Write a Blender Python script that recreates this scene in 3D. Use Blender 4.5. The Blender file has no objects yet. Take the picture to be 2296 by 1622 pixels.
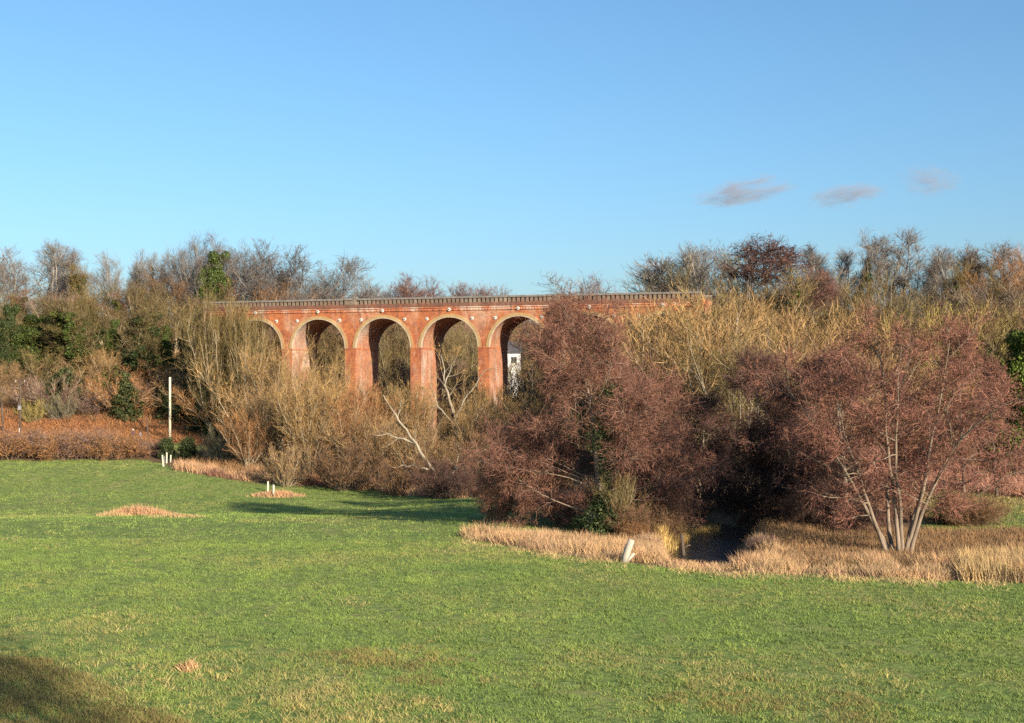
import bpy, math, random
import numpy as np

R = math.radians
scene = bpy.context.scene
COL = scene.collection
PI = math.pi

# ------------------------------------------------------------------ survey of the place
# Level camera 10.9 m above the valley floor.  F is its focal length in the units of a
# 2296-wide survey drawing; CX, HY are the principal column and the horizon row.
F, CX, HY, H = 3000.0, 1148.0, 860.0, 10.9
SUN_AZ = (0.60, -0.80)          # horizontal direction towards the sun
SUN_EL = 19.0

def at(x, y, d):
    """world point at distance d seen in survey direction (x, y)"""
    return np.array([(x - CX) / F * d, d, H - (y - HY) / F * d])

def gp(x, y, z=0.0):
    """point on the level z seen in survey direction (x, y)"""
    s = (y - HY) / (H - z)
    return np.array([(x - CX) / s, F / s])

def gt(x, y):
    """point of the ground seen in survey direction (x, y)"""
    z = 0.
    for _ in range(40):
        p = gp(x, y, z); z += .6 * (float(height(p[0], p[1])) - z)
    return gp(x, y, z)

def gpoly(pts, z=None):
    return np.array([gt(x, y) if z is None else gp(x, y, z) for x, y in pts])

_tab = np.random.default_rng(12).uniform(-1, 1, (256, 256))
def vnoise(X, Y, scale=1., octs=3, seed=0):
    out = 0.; amp = 1.; tot = 0.
    for o in range(octs):
        x = X * scale + seed * 17.3 + o * 7.7; y = Y * scale + seed * 5.1 + o * 3.3
        i = np.floor(x).astype(int); j = np.floor(y).astype(int); u = x - i; v = y - j
        u = u * u * (3 - 2 * u); v = v * v * (3 - 2 * v)
        T = lambda a, b: _tab[a % 256, b % 256]
        out = out + amp * ((T(i, j) * (1 - u) + T(i + 1, j) * u) * (1 - v) + (T(i, j + 1) * (1 - u) + T(i + 1, j + 1) * u) * v)
        tot += amp; amp *= .55; scale *= 2.1
    return out / tot

def sstep(a, b, x):
    t = np.clip((x - a) / (b - a), 0, 1)
    return t * t * (3 - 2 * t)

def in_poly(px, py, poly):
    inside = np.zeros(px.shape, bool)
    n = len(poly)
    j = n - 1
    for i in range(n):
        xi, yi = poly[i]; xj, yj = poly[j]
        c = ((yi > py) != (yj > py)) & (px < (xj - xi) * (py - yi) / (yj - yi + 1e-12) + xi)
        inside ^= c
        j = i
    return inside

def dist_line(px, py, line):
    best = np.full(px.shape, 1e9)
    for (x0, y0), (x1, y1) in zip(line[:-1], line[1:]):
        dx, dy = x1 - x0, y1 - y0
        t = np.clip(((px - x0) * dx + (py - y0) * dy) / (dx * dx + dy * dy), 0, 1)
        best = np.minimum(best, np.hypot(px - x0 - t * dx, py - y0 - t * dy))
    return best

_nr = np.random.default_rng(5)
_waves = [(_nr.uniform(-1, 1, 2) * k, _nr.uniform(0, 6.28), a) for k, a in
          [(.05, .3), (.05, .3), (.09, .2), (.13, .16), (.22, .1), (.3, .08), (.5, .05), (.7, .04), (1.3, .02), (1.7, .02), (2.3, .018), (3.1, .015)] for _ in range(2)]

def bumps(X, Y):
    h = np.zeros(np.shape(X))
    for k, ph, a in _waves:
        h = h + a * np.sin(k[0] * X + k[1] * Y + ph)
    return h

RIVER = [(12.4, 83.6), (12.8, 86), (13.2, 91), (14.8, 98), (16.5, 106), (14, 116), (16, 126), (22, 138), (26, 160)]
RIVER_W = 2.0

def height(X, Y):
    X = np.asarray(X, float); Y = np.asarray(Y, float)
    h = 9.3 * sstep(44, 0, Y)
    b = bumps(X, Y)
    # left hillside
    ramp = np.interp(Y - 190, [-6, 0, 6, 12, 20, 30, 62, 110, 400], [0, .5, 2.0, 3.0, 5.6, 8.5, 20, 23, 30])
    mL = sstep(-28, -52, X)
    # right hillside
    rampR = np.interp(Y - 176, [-10, 0, 12, 24, 45, 90, 400], [0, .5, 6, 12, 20, 22, 30])
    mR = sstep(24, 50, X)
    back = np.interp(Y, [208, 222, 250, 300, 420, 900, 4000], [0, 1.5, 8, 13, 15, 20, 25])
    h = h + ramp * mL + rampR * mR + back * (1 - np.maximum(mL, mR))
    h = h + b * np.where(Y < 195, .22, 1.0) * sstep(8, 45, Y)
    h = h - 2.0 * sstep(100, 138, Y) * sstep(174, 148, Y) * sstep(6, -18, X) * sstep(-95, -60, X)  # hollow added to the meadow so the big alder's shadow lands lower
    dr = dist_line(X, Y, RIVER)
    h = h - 1.75 * (1 - sstep(RIVER_W - .3, RIVER_W + 1.6, dr))
    return h

# ------------------------------------------------------------------ material helpers
def mat(name):
    m = bpy.data.materials.new(name); m.use_nodes = True
    nt = m.node_tree
    bs = nt.nodes["Principled BSDF"]
    bs.inputs["Roughness"].default_value = .9
    bs.inputs["Specular IOR Level"].default_value = .15
    return m, nt, bs

def nd(nt, typ, **kw):
    n = nt.nodes.new(typ)
    for k, v in kw.items():
        if hasattr(n, k) and not k[0].isupper():
            setattr(n, k, v)
    return n

def mixc(nt, fac, a, b, mode='MIX'):
    n = nt.nodes.new('ShaderNodeMix'); n.data_type = 'RGBA'; n.blend_type = mode
    for sock, v in ((n.inputs[0], fac), (n.inputs[6], a), (n.inputs[7], b)):
        if isinstance(v, (int, float)):
            sock.default_value = v
        elif isinstance(v, tuple):
            sock.default_value = (v + (1,))[:4]
        else:
            nt.links.new(v, sock)
    return n.outputs[2]

def noise(nt, scale, detail=4, rough=.6, vec=None, dist=0.):
    n = nt.nodes.new('ShaderNodeTexNoise')
    n.inputs['Scale'].default_value = scale; n.inputs['Detail'].default_value = detail
    n.inputs['Roughness'].default_value = rough; n.inputs['Distortion'].default_value = dist
    if vec is not None: nt.links.new(vec, n.inputs['Vector'])
    return n.outputs['Fac']

def ramp(nt, src, stops):
    n = nt.nodes.new('ShaderNodeValToRGB')
    e = n.color_ramp.elements
    while len(e) < len(stops): e.new(.5)
    for el, (p, c) in zip(e, stops):
        el.position = p
        el.color = ((c, c, c, 1) if isinstance(c, (int, float)) else tuple(c) + (1,))
    nt.links.new(src, n.inputs[0])
    return n.outputs[0]

def coords(nt, kind='Object', scale=(1, 1, 1)):
    tc = nt.nodes.new('ShaderNodeTexCoord')
    mp = nt.nodes.new('ShaderNodeMapping'); mp.inputs['Scale'].default_value = scale
    nt.links.new(tc.outputs[kind], mp.inputs[0])
    return mp.outputs[0]

def bump(nt, bs, h, strength=.5, distance=.1):
    b = nt.nodes.new('ShaderNodeBump'); b.inputs['Strength'].default_value = strength
    b.inputs['Distance'].default_value = distance
    nt.links.new(h, b.inputs['Height']); nt.links.new(b.outputs[0], bs.inputs['Normal'])

def plant_mat(name, lo=.55, hi=1.45, hue=(1.0, .96, .9), patch=.9):
    """strands or leaves: object colour, varied per strand and in metre-sized clumps"""
    m, nt, bs = mat(name)
    oi = nt.nodes.new('ShaderNodeObjectInfo')
    geo = nt.nodes.new('ShaderNodeNewGeometry')
    r = ramp(nt, geo.outputs['Random Per Island'], [(0, tuple(lo * c for c in hue)), (.35, (.86, .82, .82)), (.7, (1.08, 1.04, .98)), (1, (hi, hi * 1.0, hi * .86))])
    c = mixc(nt, 1.0, oi.outputs['Color'], r, 'MULTIPLY')
    n = noise(nt, patch, 2, .5, coords(nt))
    c = mixc(nt, 1.0, c, ramp(nt, n, [(.3, (.78, .80, .84)), (.7, (1.2, 1.13, 1.02))]), 'MULTIPLY')
    nt.links.new(c, bs.inputs['Base Color'])
    bs.inputs['Roughness'].default_value = .75
    return m

M_TWIG = plant_mat('twigs')
M_LEAF = plant_mat('leaves', .5, 1.6, (.9, 1., .9), 1.2)
M_LEAF.node_tree.nodes["Principled BSDF"].inputs['Roughness'].default_value = .55
M_REED = plant_mat('reeds', .6, 1.35, (1., .95, .85), .45)

def bark_mat():
    m, nt, bs = mat('bark')
    oi = nt.nodes.new('ShaderNodeObjectInfo')
    n = noise(nt, 3.0, 6, .7, coords(nt, 'Object', (1, 1, .3)))
    c = mixc(nt, 1.0, oi.outputs['Color'], ramp(nt, n, [(.3, (.45, .42, .38)), (.5, (.95, .93, .9)), (.72, (1.35, 1.35, 1.3))]), 'MULTIPLY')
    nt.links.new(c, bs.inputs['Base Color'])
    bump(nt, bs, n, .6, .05)
    return m
M_BARK = bark_mat()

def plain(name, col, rough=.8, var=.25, scale=4., vscale=(1, 1, 1)):
    m, nt, bs = mat(name)
    n = noise(nt, scale, 5, .65, coords(nt, 'Object', vscale))
    c = ramp(nt, n, [(.3, tuple(v * (1 - var) for v in col)), (.7, tuple(min(1, v * (1 + var)) for v in col))])
    nt.links.new(c, bs.inputs['Base Color']); bs.inputs['Roughness'].default_value = rough
    return m

# ------------------------------------------------------------------ mesh helpers
def mesh_from(name, V, faces, mats, midx=None, smooth=False):
    """faces: list of int arrays (n, k)"""
    me = bpy.data.meshes.new(name)
    V = np.asarray(V, np.float32)
    me.vertices.add(len(V)); me.vertices.foreach_set('co', V.ravel())
    faces = [np.asarray(f, np.int32) for f in faces if len(f)]
    tot = np.concatenate([np.full(len(f), f.shape[1], np.int32) for f in faces])
    idx = np.concatenate([f.ravel() for f in faces])
    st = np.zeros(len(tot), np.int32); st[1:] = np.cumsum(tot)[:-1]
    me.loops.add(len(idx)); me.loops.foreach_set('vertex_index', idx)
    me.polygons.add(len(tot)); me.polygons.foreach_set('loop_start', st)
    if midx is not None: me.polygons.foreach_set('material_index', np.asarray(midx, np.int32))
    for m in mats: me.materials.append(m)
    me.update(calc_edges=True)
    if smooth:
        me.polygons.foreach_set('use_smooth', np.ones(len(tot), bool))
    return me

def link(name, data, parent=None, loc=None, color=None):
    o = bpy.data.objects.new(name, data); COL.objects.link(o)
    if parent is not None: o.parent = parent
    if loc is not None: o.location = [float(v) for v in loc]
    if color is not None: o.color = tuple(color) + (1,)
    return o

def tag(o, label=None, cat=None, group=None, kind=None):
    if label: o['label'] = label
    if cat: o['category'] = cat
    if group: o['group'] = group
    if kind: o['kind'] = kind
    return o

class MB:
    """collects quads and n-gons of one mesh"""
    def __init__(s): s.v, s.f, s.m = [], [], []
    def poly(s, pts, m=0):
        b = len(s.v); s.v += [tuple(p) for p in pts]; s.f.append(tuple(range(b, b + len(pts)))); s.m.append(m)
    def box(s, lo, hi, m=0, taper=None):
        x0, y0, z0 = lo; x1, y1, z1 = hi
        b = len(s.v)
        e = taper or 0
        s.v += [(x0 - e, y0 - e, z0), (x1 + e, y0 - e, z0), (x1 + e, y1 + e, z0), (x0 - e, y1 + e, z0), (x0, y0, z1), (x1, y0, z1), (x1, y1, z1), (x0, y1, z1)]
        for q in ((0, 3, 2, 1), (4, 5, 6, 7), (0, 1, 5, 4), (1, 2, 6, 5), (2, 3, 7, 6), (3, 0, 4, 7)):
            s.f.append(tuple(b + i for i in q)); s.m.append(m)
    def tube(s, pts, rad, n=8, m=0, cap=True):
        pts = [np.asarray(p, float) for p in pts]
        b = len(s.v)
        for i, p in enumerate(pts):
            d = pts[min(i + 1, len(pts) - 1)] - pts[max(i - 1, 0)]
            d /= np.linalg.norm(d) + 1e-9
            a = np.cross(d, (0.31, .95, .05)); a /= np.linalg.norm(a) + 1e-9
            c = np.cross(d, a)
            for k in range(n):
                th = 2 * PI * k / n
                s.v.append(tuple(p + rad[i] * (math.cos(th) * a + math.sin(th) * c)))
        for i in range(len(pts) - 1):
            for k in range(n):
                k2 = (k + 1) % n
                s.f.append((b + i * n + k, b + i * n + k2, b + (i + 1) * n + k2, b + (i + 1) * n + k)); s.m.append(m)
        if cap:
            s.f.append(tuple(b + k for k in range(n))[::-1]); s.m.append(m)
            s.f.append(tuple(b + (len(pts) - 1) * n + k for k in range(n))); s.m.append(m)
    def mesh(s, name, mats, smooth=False):
        me = bpy.data.meshes.new(name); me.from_pydata(s.v, [], s.f)
        for m in mats: me.materials.append(m)
        me.polygons.foreach_set('material_index', s.m)
        if smooth: me.polygons.foreach_set('use_smooth', [True] * len(s.f))
        me.update()
        return me

# ------------------------------------------------------------------ plant generator
def norm(a):
    return a / (np.linalg.norm(a, axis=-1, keepdims=True) + 1e-9)

class Plant:
    def __init__(s, seed):
        s.rng = np.random.default_rng(seed)
        s.lines = []                    # (pts, radii, level)
        s.rib = []                      # ribbon sets
        s.leaves = []
    def grow(s, p0, d0, L, r0, r1, nseg=6, wander=.12, trop=0., level=0):
        p = np.array(p0, float); d = np.array(d0, float); d /= np.linalg.norm(d)
        pts = [p.copy()]; step = L / nseg
        W = s.rng.normal(0, wander, (nseg, 3))
        for i in range(nseg):
            d = d + W[i]; d[2] += trop; d /= math.sqrt(d @ d)
            p = p + d * step; pts.append(p.copy())
        pts = np.array(pts)
        rad = r0 + (r1 - r0) * np.linspace(0, 1, nseg + 1) ** .8
        s.lines.append((pts, rad, level))
        return pts, rad
    def children(s, parents, n, t0, t1, ang0, ang1, length, wander=.12, trop=0., rr=.5, level=1, nseg=4, thin=.25, az=None, minr=.01):
        out = []
        for pts, rad in parents:
            m = len(pts) - 1
            nn = n if isinstance(n, int) else max(3, int(n * m * np.linalg.norm(pts[1] - pts[0])))   # float: per metre
            for i in range(nn):
                t = t0 + (t1 - t0) * (i + s.rng.uniform(0, 1)) / nn
                f = min(t * m, m - 1e-3); k = int(f); u = f - k
                p = pts[k] * (1 - u) + pts[k + 1] * u
                d = pts[k + 1] - pts[k]; d = d / (np.linalg.norm(d) + 1e-9)
                r = rad[k] * (1 - u) + rad[k + 1] * u
                q = s.rng.normal(0, 1, 3)
                if az is not None: q[2] *= az
                q -= d * (q @ d); q /= np.linalg.norm(q) + 1e-9
                a = R(ang0 + (ang1 - ang0) * (t - t0) / (t1 - t0 + 1e-9) + s.rng.normal(0, 9))
                nd_ = math.cos(a) * d + math.sin(a) * q
                L = length(t) * s.rng.uniform(.65, 1.25)
                ra = max(r * rr, minr)
                out.append(s.grow(p, nd_, L, ra, max(ra * thin, minr * .6), nseg, wander, trop, level))
        return out
    def seeds(s, parents, n, t0=.15, t1=1.0):
        """n points per parent line with their directions"""
        P, D = [], []
        for pts, rad in parents:
            m = len(pts) - 1
            t = s.rng.uniform(t0, t1, n) * m
            k = np.minimum(t.astype(int), m - 1); u = (t - k)[:, None]
            P.append(pts[k] * (1 - u) + pts[k + 1] * u); D.append(pts[k + 1] - pts[k])
        return np.concatenate(P), norm(np.concatenate(D))
    def twigs(s, P, D, L, w, ang=45, trop=0., sp=15, jit=.4):
        n = len(P)
        q = s.rng.normal(0, 1, (n, 3)); q -= D * np.sum(q * D, 1, keepdims=True); q = norm(q)
        a = np.radians(s.rng.normal(ang, sp, n))[:, None]
        d = norm(np.cos(a) * D + np.sin(a) * q + np.array([0, 0, trop]))
        Ls = (np.asarray(L) * s.rng.uniform(1 - jit, 1 + jit, n))[:, None]
        bend = s.rng.normal(0, .35, (n, 3)); bend[:, 2] += trop * .8
        r = (P, d, Ls, bend, w)
        s.rib.append(r)
        return r
    def sub(s, par, k, ratio, w, ang=45, trop=0., t0=.25, t1=1.0, sp=15):
        P, d, Ls, bend, _ = par
        i = np.repeat(np.arange(len(P)), k)
        t = s.rng.uniform(t0, t1, len(i))[:, None]
        pos = P[i] + d[i] * Ls[i] * t + bend[i] * Ls[i] * .45 * t * t
        dd = norm(d[i] + bend[i] * .9 * t)
        return s.twigs(pos, dd, Ls[i][:, 0] * ratio * (1.2 - .6 * t[:, 0]), w, ang, trop, sp)
    def leaf_cloud(s, centres, radii, n, size):
        """leaves scattered over noisy ellipsoid clumps, denser towards the outside"""
        C = np.asarray(centres, float); Rr = np.asarray(radii, float)
        i = s.rng.integers(0, len(C), n)
        v = norm(s.rng.normal(0, 1, (n, 3)))
        rad = s.rng.uniform(.35, 1, n) ** .5
        P = C[i] + v * Rr[i] * rad[:, None]
        s.leaves.append((P, norm(v + s.rng.normal(0, .7, (n, 3))), size * s.rng.uniform(.6, 1.4, n)))
    # ---- meshes
    def wood_mesh(s, name, maxlevel=9):
        V, Fq = [], []; base = 0
        for pts, rad, lev in s.lines:
            if lev > maxlevel: continue
            n = 7 if lev == 0 else (5 if lev == 1 else 3)
            m = len(pts)
            d = np.gradient(pts, axis=0); d = norm(d)
            a = norm(np.cross(d, np.array([.31, .93, .19]))); c = np.cross(d, a)
            th = np.arange(n) * 2 * PI / n
            ring = pts[:, None] + rad[:, None, None] * (np.cos(th)[None, :, None] * a[:, None] + np.sin(th)[None, :, None] * c[:, None])
            V.append(ring.reshape(-1, 3))
            I = base + np.arange(m * n).reshape(m, n); J = np.roll(I, -1, 1)
            Fq.append(np.stack([I[:-1], J[:-1], J[1:], I[1:]], -1).reshape(-1, 4))
            base += m * n
        return mesh_from(name, np.concatenate(V), [np.concatenate(Fq)], [M_BARK], smooth=True)
    def twig_mesh(s, name, material=None):
        V, T, Q = [], [], []; base = 0
        for P, d, Ls, bend, w in s.rib:
            n = len(P)
            side = norm(np.cross(d, s.rng.normal(0, 1, (n, 3)))) * (np.asarray(w) * .5 * np.ones(n))[:, None] * s.rng.uniform(.7, 1.3, (n, 1))
            mid = P + d * Ls * .5 + bend * Ls * .11; tip = P + d * Ls + bend * Ls * .45
            V.append(np.stack([P - side, P + side, mid + side * .75, mid - side * .75, tip], 1).reshape(-1, 3))
            o = base + np.arange(n)[:, None] * 5
            Q.append(o + np.array([[0, 1, 2, 3]])); T.append(o + np.array([[3, 2, 4]]))
            base += 5 * n
        return mesh_from(name, np.concatenate(V), [np.concatenate(Q), np.concatenate(T)], [material or M_TWIG])
    def blade_mesh(s, name, material):
        P, d, Ls, bend, w = s.rib[0]
        n = len(P)
        side = norm(np.cross(d, s.rng.normal(0, 1, (n, 3)))) * (np.asarray(w) * .5)[:, None]
        V = np.stack([P - side, P + side, P + d * Ls + bend * Ls * .3], 1).reshape(-1, 3)
        return mesh_from(name, V, [np.arange(3 * n).reshape(n, 3)], [material])
    def leaf_mesh(s, name):
        V, Q = [], []; base = 0
        for P, nrm, sz in s.leaves:
            n = len(P)
            a = norm(np.cross(nrm, s.rng.normal(0, 1, (n, 3)))); b = np.cross(nrm, a)
            k = sz[:, None]
            V.append(np.stack([P - a * k * .5, P + b * k * .35 + nrm * k * .1, P + a * k * .55, P - b * k * .35 + nrm * k * .1], 1).reshape(-1, 3))
            Q.append(base + np.arange(n)[:, None] * 4 + np.array([[0, 1, 2, 3]]))
            base += 4 * n
        return mesh_from(name, np.concatenate(V), [np.concatenate(Q)], [M_LEAF])

UP = np.array([0, 0, 1.])
PROTO = {}

def finish(key, pl, Hh, ivy=False):
    zs = [pts[:, 2] for pts, r, l in pl.lines] + [(P + d * L + b * L * .45)[:, 2] for P, d, L, b, w in pl.rib] + [P[:, 2] for P, n_, z_ in pl.leaves]
    Hh = float(np.percentile(np.concatenate(zs), 99.9))
    parts = {'trunk': pl.wood_mesh(key + '_wood')}
    if pl.rib: parts['crown'] = pl.twig_mesh(key + '_twigs')
    if pl.leaves: parts['ivy' if ivy else 'foliage'] = pl.leaf_mesh(key + '_leaves')
    PROTO[key] = (parts, Hh)

def cone_env(R0, p=.55, b=.05):
    return lambda t: R0 * (1 - t) ** p * (.6 + .4 * min(1., t / b))

def dome_env(R0, t0=.35):
    return lambda t: R0 * (math.sqrt(max(0.02, 1 - ((t - t0) / (1.03 - t0)) ** 2)) if t > t0 else .55 + .45 * t / t0)

def make_alder(key, seed, Hh=16., env=None, limbs=30, l2n=8, nseed=8, s1=5, s2=3, w=.02, stems=None, ivy=0, low=.06, a0=86, a1=34, br=.42):
    pl = Plant(seed); g = pl.rng
    stems = stems or [((0, 0, -.4), (0, 0, 1), Hh * .97, .27)]
    for p0, d0, L, r in stems:
        tr = pl.grow(p0, d0, L, r, .03, 12, .045 if len(stems) == 1 else .075, .02)
        k = L / Hh
        e = lambda t: env(t) * k * 1.12
        l1 = pl.children([tr], limbs, low, .985, a0, a1, e, .11, .03, br, 1, 8, .12, minr=.028)
        l2 = pl.children(l1, l2n, .34, 1., 48, 34, lambda t: .30 * env(.35) * k * (1.2 - .6 * t), .2, .01, .55, 2, 5, .3, az=.35, minr=.026)
        P, D = pl.seeds(l2, nseed, .15)
        P2, D2 = pl.seeds(l1, nseed, .45)
        a = pl.twigs(np.concatenate([P, P2]), np.concatenate([D, D2]), .95, w * 1.35, 40, .02)
        b = pl.sub(a, s1, .6, w, 45, -.02)
        c = pl.sub(b, s2, .55, w * .9, 55, -.15)
    if ivy:
        cs, rs = [], []
        tr = pl.lines[0][0]
        for i in range(ivy):
            t = g.choice([g.uniform(0, .2), g.uniform(.25, .66)]); p = tr[int(t * 12)]
            cs.append(p + g.normal(0, .75, 3) + (-.75, -1.25, 0)); rs.append(g.uniform(.45, 1.15, 3) * (1, 1, 1.35))
        pl.leaf_cloud(cs, rs, ivy * 380, .16)
    finish(key, pl, Hh, True)

def make_round(key, seed, Hh=15., spread=1.0, w=.03, fork=.3):
    pl = Plant(seed); g = pl.rng
    tr = pl.grow((0, 0, -.4), (g.normal(0, .05), 0, 1), Hh * fork, .34, .24, 4, .05)
    top, r = tr[0][-1], .22
    mains = []
    n = 8
    for i in range(n):
        th = 2 * PI * i / n + g.uniform(-.3, .3); a = R(g.uniform(12, 62)) * spread
        d = (math.sin(a) * math.cos(th), math.sin(a) * math.sin(th), math.cos(a))
        mains.append(pl.grow(tr[0][3] * (1 - i / n) + top * (i / n), d, Hh * (1 - fork) * g.uniform(.85, 1.08), r * .75, .03, 8, .10, .04, 1))
    l1 = pl.children(mains, 9, .2, .97, 50, 30, lambda t: Hh * .30 * (1.1 - .72 * t), .13, .06, .55, 2, 5, .25, minr=.03)
    l2 = pl.children(l1, 6, .25, .97, 45, 30, lambda t: Hh * .15 * (1.1 - .6 * t), .15, .05, .55, 3, 3, .4, minr=.02)
    P, D = pl.seeds(l2 + l1, 5, .2)
    a = pl.twigs(P, D, Hh * .075, w, 36, .14)
    b = pl.sub(a, 4, .65, w * .7, 38, .12)
    finish(key, pl, Hh)

def make_dome(key, seed, Hh=15., w=.03, wide=75, n=16, fork=.16, k1=11):
    pl = Plant(seed); g = pl.rng
    tr = pl.grow((0, 0, -.4), (g.normal(0, .04), 0, 1), Hh * fork, .36, .28, 4, .04)
    mains = []
    for i in range(n):
        th = 2.4 * i + g.uniform(-.3, .3); a = R(wide) * math.sqrt((i + .4) / n)
        d = (math.sin(a) * math.cos(th), math.sin(a) * math.sin(th), math.cos(a))
        mains.append(pl.grow(tr[0][2 + i % 3], d, Hh * (1 - fork) * g.uniform(.88, 1.04) * (1 - .12 * (i / n)), .15, .03, 8, .09, .045, 1))
    l1 = pl.children(mains, k1, .25, .98, 46, 28, lambda t: Hh * .27 * (1.15 - .75 * t), .12, .05, .55, 2, 5, .25, minr=.028)
    l2 = pl.children(l1, 6, .25, .97, 42, 28, lambda t: Hh * .12 * (1.1 - .5 * t), .14, .05, .55, 3, 3, .4, minr=.02)
    P, D = pl.seeds(l2 + l1, 4, .3)
    a = pl.twigs(P, D, Hh * .065, w, 34, .12)
    pl.sub(a, 4, .65, w * .7, 36, .1)
    finish(key, pl, Hh)

def make_tall(key, seed, Hh=15., Rr=2.6, w=.03):
    pl = Plant(seed); g = pl.rng
    stems = [pl.grow((g.normal(0, .5), g.normal(0, .5), -.4), (g.normal(0, .12), g.normal(0, .12), 1), Hh * g.uniform(.78, 1.0), .17, .025, 9, .05, .04) for _ in range(4)]
    l1 = pl.children(stems, 15, .18, .97, 42, 24, lambda t: Rr * (1.5 - 1.1 * t), .09, .10, .42, 1, 6, .2, minr=.02)
    l2 = pl.children(l1, 5, .2, .95, 38, 26, lambda t: Rr * .5 * (1.1 - .5 * t), .12, .1, .5, 2, 3, .3, minr=.015)
    P, D = pl.seeds(l2 + l1, 5, .2)
    a = pl.twigs(P, D, .95, w, 32, .22)
    pl.sub(a, 4, .6, w * .7, 35, .2)
    finish(key, pl, Hh)

def make_willow(key, seed, Hh=9., nst=18, spread=38, w=.035, dense=1.0, low=.10, straight=.07, tw=1.0):
    pl = Plant(seed); g = pl.rng
    mains = []
    for i in range(nst):
        th = 2 * PI * i / nst * 2.618 + g.uniform(-.4, .4); a = R(spread) * math.sqrt((i + .5) / nst) * g.uniform(.8, 1.15)
        d = (math.sin(a) * math.cos(th), math.sin(a) * math.sin(th), math.cos(a))
        mains.append(pl.grow((math.cos(th) * .35 * g.uniform(0, 1), math.sin(th) * .35, -.3), d, Hh * g.uniform(.72, .98), .085 * Hh / 9, .015, 8, straight, .03))
    l1 = pl.children(mains, 9, low, .96, 42, 28, lambda t: Hh * .28 * (1.15 - .8 * t), .12, .07, .6, 1, 5, .3, minr=.022)
    P, D = pl.seeds(l1, int(9 * dense), .1)
    P2, D2 = pl.seeds(mains, int(20 * dense), .2)
    a = pl.twigs(np.concatenate([P, P2]), np.concatenate([D, D2]), Hh * .11 * tw, w, 32, .22)
    b = pl.sub(a, 3, .62, w * .75, 32, .18)
    pl.sub(b, 1, .6, w * .65, 36, .12)
    finish(key, pl, Hh)

def make_ivy(key, seed, Hh=15., w=.04, cover=.8, rad=1.5, lean=0., nleaf=15000, crown=1.0):
    pl = Plant(seed); g = pl.rng
    tr = pl.grow((0, 0, -.4), (lean, 0, 1), Hh * .93, .26, .03, 10, .05, .03)
    tr2 = pl.grow(tr[0][2], (g.normal(0, .25), g.normal(0, .25), 1), Hh * .6, .14, .02, 8, .06, .03)
    l1 = pl.children([tr, tr2], 18, .25, .98, 60, 28, lambda t: crown * Hh * .23 * (1.2 - .8 * t), .11, .08, .42, 1, 6, .2, minr=.02)
    l2 = pl.children(l1, 5, .25, .97, 42, 28, lambda t: crown * Hh * .11, .14, .06, .5, 2, 3, .3, minr=.014)
    P, D = pl.seeds(l2 + l1, 6, .2)
    a = pl.twigs(P, D, 1.0, w, 34, .18)
    b = pl.sub(a, 4, .6, w * .75, 36, .14)
    cs, rs = [], []
    for i in range(46):
        t = (i + g.uniform(0, 1)) / 46 * cover; f = t * 10; k = min(int(f), 9)
        p = tr[0][k] + (tr[0][k + 1] - tr[0][k]) * (f - k)
        q = rad * (1.0 - .6 * t / cover) * (.55 + .45 * min(1, t / .12))
        cs.append(p + np.append(g.normal(0, q * .6, 2), g.normal(0, .2))); rs.append(np.array([q, q, q * 1.15]) * g.uniform(.35, .85))
    for pts, r in l1[::2]:
        if g.uniform() < .45:
            cs.append(pts[2]); rs.append(np.full(3, rad * g.uniform(.2, .4)))
    pl.leaf_cloud(cs, rs, nleaf, .26)
    finish(key, pl, Hh, True)

def make_bush(key, seed, Hh=6., rad=2.2, shape='cone', nleaf=14000, lean=0., size=.20):
    pl = Plant(seed); g = pl.rng
    tr = pl.grow((0, 0, -.3), (lean, 0, 1), Hh * .95, .12, .02, 8, .05)
    l1 = pl.children([tr], 26, .06, .97, 70, 35, lambda t: rad * (.9 - .6 * t), .1, .05, .5, 1, 4, .3, minr=.015)
    P, D = pl.seeds(l1, 8, .3); pl.twigs(P, D, .55, .03, 40, .1)
    cs, rs = [], []
    for i in range(130):
        t = g.uniform(.02, 1)
        p = tr[0][min(int(t * 8), 8)] + g.normal(0, rad * .1, 3)
        q = rad * ((1 - t) ** .7 * .9 + .12 if shape == 'cone' else math.sqrt(max(.02, 1 - (t * 1.02) ** 2)) * .95)
        th = g.uniform(0, 2 * PI); rr = q * math.sqrt(g.uniform(0, 1)) * .85
        cs.append(p + (math.cos(th) * rr, math.sin(th) * rr, 0)); rs.append(rad * g.uniform(.09, .27) * g.uniform(.7, 1.4, 3))
    pl.leaf_cloud(cs, rs, nleaf, size)
    finish(key, pl, Hh)

def make_bramble(key, seed, Hh=2.6, rad=3.0, n=90, w=.03, leaf=900, k=1.0):
    pl = Plant(seed); g = pl.rng
    st = []
    for i in range(n):
        th = g.uniform(0, 2 * PI); q = rad * math.sqrt(g.uniform(0, 1)) * .8
        a = R(g.uniform(5, 45)); ph = th + g.normal(0, .8)
        st.append(pl.grow((q * math.cos(th), q * math.sin(th), -.15), (math.sin(a) * math.cos(ph), math.sin(a) * math.sin(ph), math.cos(a)), Hh * g.uniform(.8, 1.35) * (1.05 - .35 * q / rad), .022, .008, 7, .13, -.075, 1))
    P, D = pl.seeds(st, int(14 * k), .1)
    a = pl.twigs(P, D, Hh * .24, w, 50, .05)
    b = pl.sub(a, 4, .6, w * .8, 50, .02)
    pl.sub(b, 2, .6, w * .7, 50, 0)
    if leaf:
        P, D = pl.seeds(st, max(1, leaf // n), .2)
        pl.leaves.append((P + g.normal(0, .15, P.shape), norm(g.normal(0, 1, P.shape) + (0, 0, .5)), .13 * g.uniform(.6, 1.4, len(P))))
    finish(key, pl, Hh)

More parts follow.
